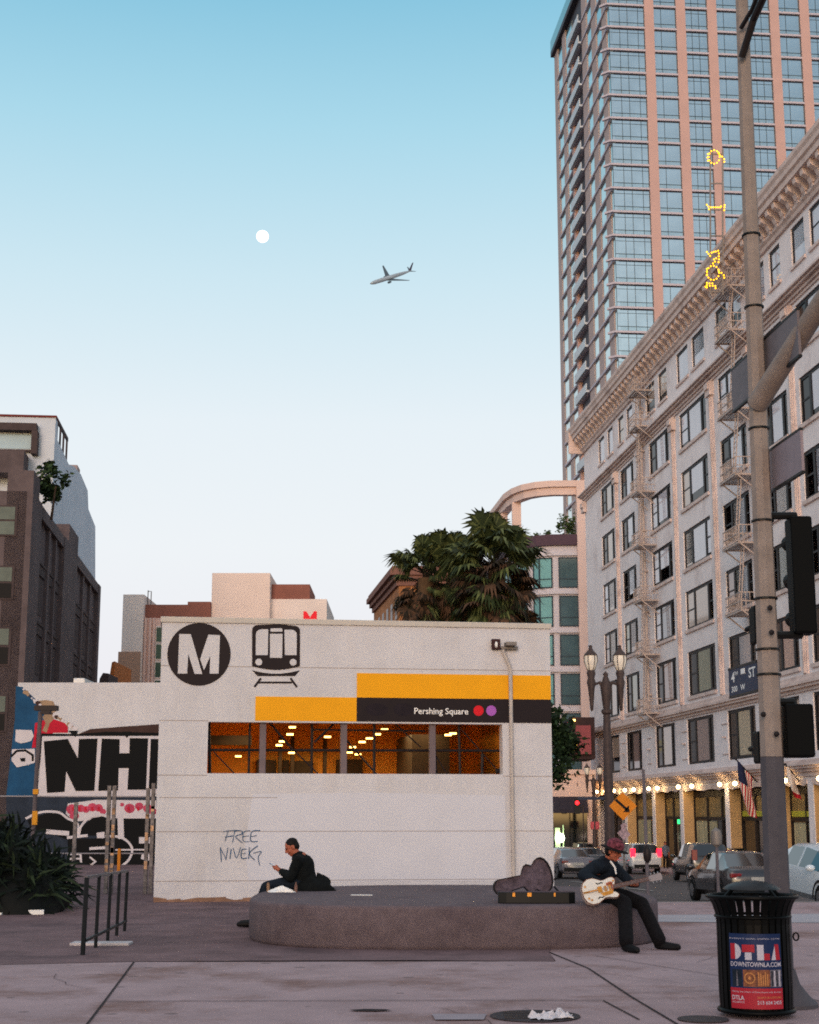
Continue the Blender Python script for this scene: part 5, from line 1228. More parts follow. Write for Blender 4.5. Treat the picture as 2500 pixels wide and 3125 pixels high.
mt = thing('parking_meter_post', 'thin grey post with a dark meter head behind the guitarist', 'post', (4.22, 27.6, 0)); b = MB(); b.tube([(0, 0, 0), (-.02, 0, 2.35)], [.032, .028], 8); b.build('post', mat('dull_galvanised', '#605a60', .6, .15), mt)
b = MB(); b.lathe([(.03, .72), (.06, .76), (.075, .86), (.07, .95), (.03, 1.02), (0, 1.03)], (0, -.03, 0), 12); b.build('meter_head', M['darksteel'], mt, smooth=40)
# second meter post in front of the dark saloon
mt = thing('parking_meter_post', 'short grey meter post standing in front of the dark saloon', 'post', (5.78, 29.2, -.15)); b = MB(); b.tube([(0, 0, 0), (0, 0, 1.15)], .03, 8); b.build('post', bpy.data.materials['dull_galvanised'], mt)
b = MB(); b.lathe([(.03, 1.1), (.09, 1.15), (.11, 1.28), (.09, 1.4), (0, 1.47)], (0, 0, 0), 12); b.build('meter_head', M['steel'], mt, smooth=40)
# flags on the terracotta block
def flag(name, label, base_uv, tip_uv, hoist, fly, cols, seed, Yb):
    p0 = P(*base_uv, Yb); p1 = P(*tip_uv, Yb - .3); t = thing(name, label, 'flag', p0)
    v = p1 - p0; b = MB(); b.tube([(0, 0, 0), v], .035, 6); b.ell(v, .07, 8, 6); b.build('pole', M['darksteel'], t)
    d = v.normalized(); nH, nF = 13, 12; b = MB(); rr = random.Random(seed)
    def pt(i, j):
        f_, g_ = i / nH, j / nF
        s_ = v.length - .08 - hoist * (1 - f_) * (1 - .45 * g_) - .3 * g_ * hoist * .8
        return d * s_ + Vector((-.12 * sin(g_ * 5 + f_ * 6) * (.3 + g_), -.16 * sin(f_ * 9 + g_ * 3) * (.2 + g_), -fly * g_)) + Vector((.18 * g_, 0, 0))
    for i in range(nH):
        for j in range(nF): b.poly([pt(i, j), pt(i + 1, j), pt(i + 1, j + 1), pt(i, j + 1)], cols(i, j, nH, nF))
    b.build('cloth', [M['red_cloth'], M['white_cloth'], M['blue_cloth']], t, smooth=60, fix=False)
M['red_cloth'] = mat('red_cloth', '#a8242e', .8, .1); M['white_cloth'] = mat('white_cloth', '#cfc4bc', .8, .06); M['blue_cloth'] = mat('blue_cloth', '#1e2440', .8, .1)
s_, _ = RB.sz(2313, 2388); Yb = RB.w(s_, 0, 0).y
flag('flag', 'striped red and white flag with a blue corner on the terracotta block', (2313, 2388), (2246, 2317), 1.25, 2.5, lambda i, j, n, m: 2 if (i > 5 and j < 5) else (0 if i % 2 == 0 else 1), 2, Yb)
s_, _ = RB.sz(2441, 2383); Yb = RB.w(s_, 0, 0).y
flag('flag', 'small white flag with a red lower edge right of the mast', (2446, 2392), (2397, 2333), .8, 1.25, lambda i, j, n, m: 0 if j > 9 else 1, 4, Yb)
# vertical bulb sign on the corner of the cornice
ns = thing('bulb_sign', 'vertical roof sign of yellow bulbs spelling broken letters at the cornice', 'sign', P(2185, 880, 84)); o0 = ns.location.copy()
m_bb = mat('yellow_bulb', '#ffd820', .5, 0, emit=3, ecol='#ffb010')
b = MB()
for u in (2168, 2206): b.bar(P(u, 900, 84.1) - o0, P(u, 455, 84.1) - o0, .09)
for v in (470, 560, 640, 720, 800, 890): b.bar(P(2168, v, 84.1) - o0, P(2206, v, 84.1) - o0, .07)
b.bar(P(2185, 880, 84.1) - o0, RB.w(25.5, 0, 36.5) - o0, .08); b.bar(P(2185, 780, 84.1) - o0, RB.w(25.5, 0, 38.3) - o0, .08)
b.build('sign_frame', M['steel'], ns)
cb1 = lambda x, y: (1650 + .49275 * x, .49275 * y)
def dots(pts): 
    for x, y in pts: q = P(*cb1(x, y), 84) - o0; bb_.ell(q, .05, 6, 4)
bb_ = MB()
ring = lambda cx_, cy_, rx, ry, n: [(cx_ + rx * cos(2 * pi * i / n), cy_ + ry * sin(2 * pi * i / n)) for i in range(n)]
dots(ring(1075, 972, 34, 42, 12) + [(1036, 955), (1034, 975), (1036, 995)] + [(1102, 945), (1110, 962), (1125, 970), (1137, 985), (1138, 1002)])
dots([(1030, 1268), (1040, 1280), (1042, 1296)] + [(1056 + 14 * k, 1284) for k in range(5)] + [(1140, 1270), (1139, 1284), (1138, 1302), (1118, 1278)])
dots([(1030, 1560), (1040, 1572), (1050, 1585), (1060, 1565), (1072, 1560), (1085, 1558), (1100, 1553), (1104, 1570), (1104, 1588), (1104, 1606), (1102, 1624), (1088, 1600), (1074, 1606), (1080, 1620), (1068, 1632)])
dots(ring(1068, 1690, 38, 44, 13) + [(1030, 1665), (1030, 1685), (1030, 1705), (1104, 1680), (1120, 1690), (1135, 1705), (1138, 1720)])
dots([(1030, 1752), (1030, 1766), (1030, 1780), (1046, 1755), (1048, 1770), (1064, 1755), (1066, 1770), (1082, 1772), (1084, 1785), (1022, 1776)])
bb_.build('bulbs', m_bb, ns)

# ================================================================== moon and airliner
b = MB(); b.ell((0, 0, 0), 11.8 / 3000 * 3270, 32, 20); o = b.build('moon', mat('moonlight', '#ffffff', .9, .0, emit=1.25, ecol='#fff8f6'), smooth=180); o.location = P(553 * 1.44928, 498 * 1.44928, 3000); tag(o, 'small bright full moon in the pale blue sky', 'moon')
PY = 2050; pu = lambda x, y, dy=0: P(x * 1.44928, y * 1.44928, PY + dy)
ap = thing('airliner', 'grey airliner flying left across the sky near the moon', 'airplane', pu(823, 586)); o0 = ap.location.copy()
m_ap = mat('aircraft_grey', '#97a3ae', .4, .08, .05); m_wg = mat('aircraft_wing', '#46545f', .5, .06, .05)
N0, N1 = pu(779.5, 597.5, -22) - o0, pu(866, 570, 22) - o0; ax = N1 - N0
b = MB(); b.tube([N0 + ax * f_ for f_ in (0, .02, .06, .12, .3, .6, .8, .93, 1)], [.3, 1.3, 2.3, 2.9, 3.1, 3.0, 2.3, 1.2, .5], 14); b.build('fuselage', m_ap, ap, smooth=60)
def wing(name, r0, r1, tip, ch0, ch1, th, m_):
    a = ax.normalized(); b = MB(); r = (r0 + r1) / 2; up_ = a.cross((tip - r)).normalized()
    b.rings([[r - a * ch0 / 2 - up_ * th, r + a * ch0 / 2 - up_ * th, r + a * ch0 / 2 + up_ * th, r - a * ch0 / 2 + up_ * th], [tip - a * ch1 / 2 - up_ * th * .3, tip + a * ch1 / 2 - up_ * th * .3, tip + a * ch1 / 2 + up_ * th * .3, tip - a * ch1 / 2 + up_ * th * .3]]); b.build(name, m_, ap)
wc = pu(819, 588) - o0
wing('wing', wc, wc, pu(806.5, 559.5, 18) - o0, 9.5, 2.5, .5, m_wg); wing('wing', wc + Vector((0, 0, -1)), wc, pu(862, 590.5, -26) - o0, 9.5, 2.4, .5, m_wg)
tc = pu(864, 571, 21) - o0; wing('tail_fin', tc - ax * .04, tc, pu(869.5, 553, 23) - o0, 6, 2.4, .4, mat('tail_livery', '#4a4a5e', .5, .1)); wing('tailplane', tc, tc, pu(876, 571.5, 14) - o0, 4, 1.5, .3, m_wg); wing('tailplane', tc, tc, pu(858, 562, 30) - o0, 4, 1.5, .3, m_wg)
for dx, dy, dd in ((821, 594, -10), (812.5, 583, 6)):
    q = pu(dx, dy, dd) - o0; b = MB(); b.tube([q - ax.normalized() * 3.2, q, q + ax.normalized() * 2.6], [1.5, 1.7, 1.0], 10); b.build('engine', m_wg, ap, smooth=60)

# ================================================================== cars
m_tl = mat('tail_lamp_lit', '#ff2030', .3, 0, emit=6, ecol='#ff1428'); m_tlo = mat('tail_lamp', '#7a1018', .25, .05, spec=.8); m_hl = mat('head_lamp', '#c8ccd4', .15, .05, spec=.9); m_plt = mat('number_plate', '#b8b4ac', .5, .1, 20); m_trim = mat('car_trim', '#101113', .5, .1); m_cg = mat('car_glass', '#10161a', .05, 0, spec=1.0, coat=.5)
SEDAN = [(-2.34, .36, .78, .80, .70, .5), (-2.27, .26, .93, .95, .82, .66), (-2.1, .24, 1.0, 1.03, .87, .74), (-1.72, .22, .98, 1.04, .9, .74), (-1.0, .2, .97, 1.39, .91, .60), (-.86, .2, .96, 1.43, .91, .62), (-.05, .2, .95, 1.46, .91, .64), (.04, .2, .95, 1.46, .91, .64), (.66, .2, .94, 1.41, .91, .62), (1.42, .2, .92, .98, .9, .74), (1.95, .22, .84, .88, .87, .68), (2.22, .27, .72, .75, .8, .6), (2.32, .36, .62, .64, .68, .5)]
SUV = [(-2.32, .42, .86, .88, .74, .6), (-2.27, .32, 1.08, 1.10, .86, .74), (-2.2, .3, 1.12, 1.16, .9, .76), (-1.98, .28, 1.12, 1.64, .92, .68), (-1.85, .28, 1.11, 1.68, .93, .70), (-1.2, .26, 1.1, 1.72, .93, .71), (-1.1, .26, 1.1, 1.72, .93, .71), (-.1, .26, 1.08, 1.73, .93, .71), (.0, .26, 1.08, 1.73, .93, .71), (.62, .26, 1.07, 1.66, .93, .69), (1.32, .26, 1.05, 1.1, .92, .76), (1.95, .28, .98, 1.02, .89, .7), (2.24, .33, .86, .88, .82, .62), (2.32, .42, .72, .74, .7, .5)]
def car(name, label, cat_, prof, paint_, loc, rz, rear_lit=False, suv=False, group='cars in the street'):
    t = thing(name, label, cat_, loc, rz, group); body, glass = MB(), MB()
    def ring(p):
        x, zb, zl, zr, w_, wr = p; hf = [(0, zb), (w_ * .8, zb), (w_, zb + .16), (w_ * 1.01, (zb + zl) / 2), (w_, zl - .1), (w_ * .955, zl), (wr, zr - .05 if zr - zl > .1 else zr - .01), (wr * .8, zr), (0, zr + .015)]
        return [Vector((x, y, z)) for y, z in hf] + [Vector((x, -y, z)) for y, z in hf[-2:0:-1]]
    rs = [ring(p) for p in prof]; n = len(rs[0])
    for k in range(len(rs) - 1):
        lo0, lo1 = prof[k][3] - prof[k][2] > .2, prof[k + 1][3] - prof[k + 1][2] > .2; dx = prof[k + 1][0] - prof[k][0]
        for i in range(n):
            j = (i + 1) % n; q = [rs[k][i], rs[k][j], rs[k + 1][j], rs[k + 1][i]]
            side = i in (5, n - 6); top = i in (6, 7, 8, 9)
            g = (side and (lo0 and lo1) and dx > .2) or (top and lo0 != lo1) or (side and lo0 != lo1 and dx > .3)
            if side and lo0 != lo1 and not suv and prof[k][0] < 0: g = False
            (glass if g else body).poly(q)
    body.poly(rs[0][::-1]); body.poly(rs[-1])
    bmo = bmesh.new(); bo = body.build('body', paint_, t, fix=False)
    bmo.from_mesh(bo.data); bmesh.ops.remove_doubles(bmo, verts=bmo.verts, dist=.0005); bmesh.ops.recalc_face_normals(bmo, faces=bmo.faces); bmo.to_mesh(bo.data); bmo.free(); bo.data.polygons.foreach_set('use_smooth', [True] * len(bo.data.polygons)); bo.data.set_sharp_from_angle(angle=radians(32))
    glass.build('windows', m_cg, t, smooth=25, fix=False)
    zw = .34 if suv else .32; hw = prof[5][4]
    for sx in (-1.42, 1.4):
        for sy in (-1, 1):
            b = MB(); yy = sy * (hw - .1)
            b.rings([[Vector((sx + r * cos(q), yy + d, zw + r * sin(q))) for q in [2 * pi * i / 20 for i in range(20)]] for r, d in ((zw * .6, -.11 * sy), (zw, -.1 * sy), (zw, .1 * sy), (zw * .62, .112 * sy))]); wo = b.build('wheel', M['tyre'], t, smooth=40)
            b = MB(); b.rings([[Vector((sx + r * cos(q), yy + d, zw + r * sin(q))) for q in [2 * pi * i / 20 for i in range(20)]] for r, d in ((zw * .6, .10 * sy), (zw * .6, .116 * sy), (zw * .12, .13 * sy))]); b.build('rim', M['rim'], wo)
            b = MB(); b.rings([[Vector((sx + r * cos(q), sy * (hw + .012), zw + r * sin(q))) for q in [radians(-5 + 190 * i / 16) for i in range(17)]] for r in (zw + .05, zw + .11)], cap=False, closed=False); b.build('wheel_arch', m_trim, t, fix=False)
    xr = prof[0][0]; zl = prof[1][2]
    for sy in (-1, 1):
        b = MB(); y0, y1 = sorted((sy * .52, sy * .84)); b.box(xr + .0, xr + .22, y0, y1, zl - .19, zl - .07) if not suv else b.box(xr + .0, xr + .2, *sorted((sy * .66, sy * .9)), zl - .12, zl + .34)
        b.build('tail_lamp', m_tl if rear_lit else m_tlo, t, bevel=.02)
        b = MB(); b.box(prof[-1][0] - .3, prof[-1][0] - .02, *sorted((sy * .42, sy * .8)), prof[-1][2] - .02, prof[-1][2] + .1); b.build('head_lamp', m_hl, t, bevel=.03)
        b = MB(); b.ell((prof[-5][0] + .45, sy * (hw + .1), prof[-5][2] + .06), (.09, .13, .08), 8, 6); b.build('wing_mirror', paint_, t, smooth=60)
    b = MB(); b.box(xr - .02, xr + .3, -.74, .74, .34, .52); b.box(prof[-1][0] - .25, prof[-1][0] + .015, -.55, .55, .34, prof[-1][2] - .08); b.build('bumper_trim', m_trim, t, bevel=.02)
    b = MB(); b.box(xr - .03, xr + .02, -.26, .26, zl - .3 if not suv else zl - .25, zl - .17 if not suv else zl - .12); b.build('number_plate', m_plt, t)
    return t
def car_paint(n, c): return mat(n, c, .3, .03, 3, coat=.7, spec=.5)
HD = radians(90 - SH)
def cz(x, y): return gz(x, y) + .012
def put(u, Y): return Vector(((u - CX) / 4714 * Y, Y, cz((u - CX) / 4714 * Y, Y)))
def slope(t, y): t.rotation_euler = (0, math.atan((drop(y - 2) - drop(y + 2)) / 4), t.rotation_euler[2])
p_dk, p_bk, p_wh, p_sv, p_wh2, p_gr = car_paint('graphite_paint', '#2d2b2e'), car_paint('black_car_paint', '#0e1013'), car_paint('white_car_paint', '#c2c3c4'), car_paint('silver_car_paint', '#6f6a70'), car_paint('pearl_car_paint', '#c8d2da'), car_paint('grey_car_paint', '#3c4148')
for args in (('saloon_car', 'dark graphite saloon car on the right behind the signal mast', 'car', SEDAN, p_dk, put(2235, 46), HD, False, False),
             ('sport_utility_car', 'black sport utility car between the graphite saloon and the shopfronts', 'car', SUV, p_bk, put(2132, 72), HD - .05, False, True),
             ('sport_utility_car', 'white sport utility car with its red tail lamps lit behind the guitarist', 'car', SUV, p_wh, put(1940, 92), HD, True, True),
             ('saloon_car', 'silver saloon car close to the right edge of the station', 'car', SEDAN, p_sv, put(1735, 80), HD, False, False),
             ('saloon_car', 'dark saloon car with bright red brake lights beyond the silver saloon', 'car', SEDAN, p_gr, put(1792, 97), HD, True, False),
             ('saloon_car', 'pale saloon car farthest down the street behind the silver saloon', 'car', SEDAN, p_wh, put(1718, 112), HD, True, False),
             ('sport_utility_car', 'grey sport utility car farthest down the street behind the brake lights', 'car', SUV, p_gr, put(1775, 122), HD, False, True),
             ('saloon_car', 'dark saloon car roof showing behind the graphite saloon near the pier', 'car', SEDAN, p_bk, put(2228, 88), HD, True, False),
             ('saloon_car', 'pearl white car facing the camera at the right edge of the picture', 'car', SEDAN, p_wh2, Vector((10.35, 38.2, gz(9, 38.2) + .012)), HD + pi + .04, False, False)):
    t = car(*args); slope(t, t.location.y) if t.location.y > 34 else None

# ================================================================== people
def world(mb, loc): mb.xf(Matrix.Translation(-Vector(loc))); return mb
def hand(mb, wrist, palm, dirs, thumb, r=.0112):
    """palm plus four bent fingers and a thumb; dirs: list of (root, mid, tip)"""
    mb.chain([(wrist, .024), (palm, .030)], 10)
    for a, m_, c in dirs: mb.chain([(palm, .012), (a, r * 1.1), (m_, r), (c, r * .85)], 8)
    mb.chain([(palm, .014), (thumb[0], r * 1.2), (thumb[1], r)], 8)
def head(mb, c, fwd, up, s=1.0):
    """head with brow, nose, lips, chin and ears; c = centre"""
    f, u = Vector(fwd).normalized(), Vector(up); u = (u - f * u.dot(f)).normalized(); r = f.cross(u)
    B = Matrix((r, f, u)).transposed(); pt = lambda x, y, z: Vector(c) + B @ (Vector((x, y, z)) * s)
    mb.ell(pt(0, -.012, .03), (.074 * s, .094 * s, .088 * s), 16, 12, M=B); mb.ell(pt(0, .018, -.035), (.06 * s, .07 * s, .075 * s), 14, 10, M=B); mb.ell(pt(0, .052, -.088), (.03 * s, .028 * s, .024 * s), 10, 8, M=B)
    mb.chain([(pt(0, .086, .012), .010 * s), (pt(0, .104, -.024), .015 * s)], 8); mb.ell(pt(0, .078, -.058), (.026 * s, .016 * s, .010 * s), 10, 6, M=B); mb.ell(pt(0, .08, .024), (.052 * s, .012 * s, .010 * s), 10, 6, M=B)
    for sx in (-1, 1): mb.ell(pt(.076 * sx, -.012, -.012), (.012 * s, .024 * s, .032 * s), 8, 6, M=B); mb.ell(pt(.045 * sx, .058, -.03), (.022 * s, .02 * s, .022 * s), 8, 6, M=B)
    return pt, B
def eyes(pt, B, parent, loc, s=1.0):
    for sx in (-1, 1):
        b = MB(); b.ell(pt(.03 * sx, .0815, .004), (.0135 * s, .009 * s, .007 * s), 8, 6, M=B); world(b, loc); b.build('eye', M['hair'], parent, smooth=60)
V = Vector
# ---- guitarist on the right end of the plinth
GL = V((2.42, 19.25, .507)); gp_ = thing('person', 'guitarist in dark jacket and patterned brimmed hat playing on the right end of the plinth', 'person', GL)
sk = MB(); hc = V((2.52, 19.15, 1.125)); hf = V((.80, -.50, -.32))
pt, B = head(sk, hc, hf, (.15, -.05, 1), 1.0); sk.chain([(V((2.43, 19.24, 1.0)), .058), (V((2.49, 19.18, 1.08)), .054)])
sk.chain([(V((2.38, 19.40, .62)), .11), (V((2.39, 19.34, .80)), .12), (V((2.42, 19.26, .95)), .12), (V((2.43, 19.24, 1.0)), .07)])
for ch in ([(V((2.3, 19.06, .955)), .05), (V((2.115, 18.93, .85)), .04), (V((2.29, 18.74, .765)), .028)], [(V((2.52, 19.34, .955)), .05), (V((2.72, 19.16, .74)), .038), (V((2.76, 18.93, .735)), .026)],
           [(V((2.40, 19.3, .6)), .07), (V((2.58, 18.78, .52)), .05), (V((2.53, 18.33, .12)), .035)], [(V((2.5, 19.42, .6)), .07), (V((2.80, 18.92, .50)), .05), (V((2.95, 18.62, .11)), .035)]): sk.chain([(V((2.39, 19.34, .80)) if ch[0][0].z > .8 else V((2.38, 19.40, .62)), .06)] + ch)
w1, p1 = V((2.31, 18.735, .765)), V((2.375, 18.70, .745))
hand(sk, w1, p1, [(V((2.41 + .002 * k, 18.69, .755 - .018 * k)), V((2.435, 18.672 , .735 - .018 * k)), V((2.43 - .005 * k, 18.668, .71 - .016 * k))) for k in range(4)], (V((2.395, 18.675, .775)), V((2.425, 18.665, .77))))
w2_, p2 = V((2.755, 18.93, .735)), V((2.72, 18.87, .745))
hand(sk, w2_, p2, [(V((2.68 + .022 * k, 18.835, .772)), V((2.675 + .022 * k, 18.795, .785)), V((2.672 + .022 * k, 18.775, .765))) for k in range(4)], (V((2.70, 18.84, .735)), V((2.675, 18.815, .73))))
world(sk, GL); remesh(sk, 'body', M['skin'], gp_, .0075, 3); eyes(pt, B, gp_, GL)
jk = MB(); jk.chain([(V((2.38, 19.42, .60)), .155), (V((2.39, 19.36, .78)), .158), (V((2.41, 19.27, .90)), .15), (V((2.42, 19.24, .965)), .11), (V((2.44, 19.22, 1.005)), .072)], 16)
jk.chain([(V((2.41, 19.2, .95)), .10), (V((2.29, 19.05, .945)), .088), (V((2.2, 18.98, .90)), .078), (V((2.11, 18.92, .845)), .07), (V((2.20, 18.82, .80)), .062), (V((2.295, 18.735, .768)), .042)], 14); jk.chain([(V((2.43, 19.28, .95)), .10), (V((2.53, 19.35, .945)), .075), (V((2.72, 19.17, .745)), .058), (V((2.76, 18.95, .735)), .04)], 14)
world(jk, GL); remesh(jk, 'jacket', M['navycloth'], gp_, .011, 3)
tr2 = MB(); tr2.ell((2.38, 19.42, .62), (.17, .17, .12), 14, 8)
tr2.chain([(V((2.38, 19.36, .61)), .105), (V((2.5, 19.0, .575)), .092), (V((2.585, 18.775, .525)), .088), (V((2.56, 18.55, .34)), .084), (V((2.53, 18.33, .12)), .086)], 14); tr2.chain([(V((2.47, 19.44, .61)), .105), (V((2.66, 19.12, .57)), .092), (V((2.81, 18.91, .51)), .086), (V((2.88, 18.76, .32)), .083), (V((2.955, 18.61, .12)), .085)], 14)
world(tr2, GL); remesh(tr2, 'trousers', M['trouser'], gp_, .011, 3)
for a, c in ((V((2.52, 18.33, .055)), V((2.62, 18.10, .04))), (V((2.95, 18.63, .055)), V((3.16, 18.50, .04)))):
    b = MB(); b.chain([(a, .052), ((a + c) / 2, .046), (c, .038)], 12); d = (c - a).normalized(); b.ell((a + c) / 2 + V((0, 0, -.022)), (.17, .055, .018), 14, 6, M=Matrix.Rotation(atan2(d.y, d.x), 3, 'Z')); world(b, GL); remesh(b, 'shoe', M['black'], gp_, .008, 2)
b = MB(); Rh = B.to_4x4(); prof = [(0, .165), (.05, .16), (.085, .14), (.102, .10), (.106, .055), (.108, .045), (.172, .036), (.178, .027), (.108, .026), (.09, .03), (0, .03)]
b.lathe([(r, z) for r, z in prof], n=24, cap=False); b.xf(Matrix.Translation(hc + V((0, 0, -.005))) @ Rh); world(b, GL); ht = b.build('hat', mat('hat_black', '#15100f', .9, .2, 30), gp_, smooth=50)
b = MB(); b.lathe([(.109, .05), (.108, .095), (.098, .125), (.07, .15), (.03, .166), (0, .17)], n=24, cap=False); b.xf(Matrix.Translation(hc + V((0, 0, -.003))) @ Rh); world(b, GL); b.build('patterned_crown', mat('hat_pattern', '#6a3540', .9, .9, 26), ht, smooth=50)
b = MB(); b.ell(pt(0, -.045, -.01), (.078, .07, .08), 14, 10, M=B); world(b, GL); b.build('hair', M['hair'], gp_, smooth=60)
b = MB(); b.chain([(V((2.475, 19.11, 1.0)), .012), (V((2.52, 19.08, .93)), .012), (V((2.53, 19.08, .86)), .01)]); world(b, GL); b.build('shirt_collar', M['white'], gp_, smooth=60)
# ---- guitar
GC = V((2.27, 18.70, .675)); gt = thing('guitar', 'white hollow-body guitar with gold fittings held by the guitarist', 'guitar', GC)
nd = (V((2.87, 18.76, .80)) - GC).normalized(); nf = V((0, -1, .28)); nf = (nf - nd * nf.dot(nd)).normalized(); nu = nf.cross(nd).normalized() * 1.0
if nu.z < 0: nu = -nu
GM = Matrix.Translation(V((0, 0, 0))) @ Matrix((nd, nf, nu)).transposed().to_4x4()
half = [(-.215, 0), (-.21, .06), (-.18, .12), (-.12, .155), (-.05, .155), (.01, .125), (.05, .105), (.10, .108), (.15, .122), (.195, .118), (.22, .09), (.215, .055), (.2, .028)]
cut = [(-.215, 0), (-.21, -.06), (-.18, -.12), (-.12, -.155), (-.05, -.155), (.01, -.125), (.05, -.105), (.10, -.108), (.15, -.125), (.20, -.13), (.225, -.105), (.205, -.075), (.165, -.055), (.15, -.03)]
outl = half + cut[::-1][:-1]
b = MB(); rs = []
for d_, k in ((-.042, .985), (-.036, 1), (.036, 1), (.042, .985)): rs.append([V((x * k, d_, z * k)) for x, z in outl])
b.rings(rs); b.xf(GM); b.build('guitar_body', mat('cream_lacquer', '#d4d0c8', .25, .03, 8, coat=.6), gt, smooth=35)
b = MB(); b.rings([[V((x * 1.005, d_, z * 1.005)) for x, z in outl] for d_ in (-.046, -.040)]); b.rings([[V((x * k, d_, z * k)) for x, z in outl] for d_, k in ((.034, 1.006), (.041, 1.006), (.0435, .985), (.0425, .955))], cap=False); b.xf(GM); b.build('binding', mat('brown_binding', '#6a3c28', .4, .1), gt)
m_gold = mat('gold_hardware', '#b8803a', .35, .15, 20, metal=.7)
b = MB(); b.box(-.02, .03, .042, .06, -.035, .035); b.build('bridge', m_gold, gt).matrix_local = GM
b = MB(); b.box(.06, .09, .042, .056, -.03, .03); b.build('pickup', m_gold, gt).matrix_local = GM
b = MB(); b.box(.115, .145, .042, .056, -.03, .03); b.build('pickup', m_gold, gt).matrix_local = GM
b = MB(); b.prism([(.0, -.04), (.16, -.035), (.15, -.075), (.03, -.085)], .05, .054); b.build('pickguard', m_gold, gt).matrix_local = GM
for pts in ([(-.02, .085), (.0, .07), (.04, .078), (.06, .07)], [(-.04, -.10), (-.02, -.085), (.01, -.095), (.03, -.088)]):
    b = MB()
    for q in stroke(pts, .014): b.poly([(x, .0425, z) for x, z in q])
    b.build('sound_hole', M['black'], gt).matrix_local = GM
for x, z in ((-.12, -.1), (-.15, -.075), (-.16, .07), (.19, .07)): b = MB(); b.lathe([(.013, 0), (.011, .014), (0, .015)], n=10); b.xf(Matrix.Translation(V((x, .042, z))) @ Matrix.Rotation(radians(-90), 4, 'X')); b.build('knob', m_gold, gt).matrix_local = GM
b = MB(); b.bar((-.13, .05, 0), (-.02, .055, 0), .03, .012); b.tube([(-.2, .05, 0), (-.13, .05, 0)], .012, 6); b.build('tailpiece', m_gold, gt).matrix_local = GM
b = MB(); b.rings([[V((x, y0, z0)) for y0, z0 in ((.048, -h2), (.048, h2), (.02, h2 * .8), (.02, -h2 * .8))] for x, h2 in ((.13, .027), (.62, .022))]); b.build('neck', mat('dark_rosewood', '#5a3a2e', .5, .2, 20), gt).matrix_local = GM
b = MB(); b.prism([(.618, -.022), (.64, -.036), (.78, -.042), (.79, 0), (.78, .042), (.64, .036), (.618, .022)], .022, .036); hs = b.build('headstock', mat('grey_headstock', '#8a8284', .4, .1, 20), gt); hs.matrix_local = GM
b = MB()
for k in range(3):
    for sz_ in (-1, 1): b.ell((.66 + .045 * k, .03, sz_ * .052), (.01, .008, .014), 6, 5)
b.build('tuning_pegs', M['rim'], hs)
b = MB()
for k in range(6): b.bar((-.13, .0605, -.0145 + .0058 * k), (.64, .0505, -.0145 + .0058 * k), .0012)
b.build('strings', M['rim'], gt).matrix_local = GM
# ---- open guitar case
CB = P(1523 + 118, 2764, 18.98); CB.z = .507
gc = thing('guitar_case', 'open black guitar case with grey plush lid standing on the plinth beside the guitarist', 'guitar case', CB)
cc_ = lambda x, y, Y: P(1480 + .2029 * x, 2540 + .2029 * y, Y) - CB
x0, x1 = cc_(208, 1000, 18.98).x, cc_(1382, 1000, 18.98).x; Lc = x1 - x0
ol = [(0, .05), (0, .21), (.36, .22), (.42, .27), (.52, .29), (.60, .26), (.68, .31), (.82, .36), (.94, .32), (1, .18), (.98, .04), (.90, -.0), (.7, .0), (.4, .0), (.1, .02)]
b = MB(); b.prism([(x0 + Lc * x, y) for x, y in ol], 0, .135, 'z'); b.build('case_base', M['blackmetal'], gc, bevel=.01)
b = MB(); b.prism([(x0 + Lc * (x * .96 + .02), .02 + y * .9) for x, y in ol], .1355, .1375, 'z'); b.build('base_lining', mat('plush_lining', '#5c4c52', .95, .2, 20, .3, 100), gc)
b = MB()
for a, w_ in ((435, .03), (670, .05), (1050, .02)): p = cc_(a, 985, 18.98); b.box(p.x - w_ / 2, p.x + w_ / 2, -.014, .003, .085, .13)
b.build('latch', m_gold, gc)
LO_ = [(120, 800), (140, 745), (180, 715), (340, 680), (540, 640), (555, 560), (578, 500), (620, 470), (665, 480), (700, 492), (735, 425), (780, 380), (840, 362), (900, 385), (960, 450), (1000, 530), (1030, 640), (1040, 750), (1015, 845), (960, 900), (910, 908), (850, 885), (790, 858), (745, 900), (690, 910), (640, 870), (590, 815), (400, 880), (215, 945), (160, 915), (125, 860)]
Yl = 19.36; c0 = V(cc_(560, 930, Yl)); tilt = Matrix.Translation(c0) @ Matrix.Rotation(radians(-9), 4, 'X') @ Matrix.Translation(-c0)
lo2 = [cc_(x, y, Yl) for x, y in LO_]; cen = sum(lo2, V((0, 0, 0))) / len(lo2)
b = MB(); b.rings([[tilt @ (V((p.x, Yl - CB.y + d_, p.z)) - (V((p.x, 0, p.z)) - V((cen.x, 0, cen.z))) * k) for p in lo2] for d_, k in ((.12, .12), (.115, .02), (.02, 0), (.0, .01), (.0, .055), (.075, .07))], cap=True); b.build('case_lid', mat('case_black', '#1b181c', .7, .2, 10), gc, smooth=35)
b = MB(); b.poly([tilt @ (V((p.x, Yl - CB.y + .05, p.z)) - (V((p.x, 0, p.z)) - V((cen.x, 0, cen.z))) * .056) for p in lo2]); b.build('lid_lining', mat('lid_plush', '#574c56', .95, .35, 14, .4, 60), gc, fix=False)
b = MB(); q0, q1 = V(cc_(1040, 720, Yl)), V(cc_(1120, 700, Yl)); b.tube([q0, (q0 + q1) / 2 + V((0, 0, .015)), q1], .012, 6); b.tube([V(cc_(1045, 820, Yl)), V(cc_(1110, 890, Yl - .1))], .012, 6); b.build('case_strap', M['black'], gc)
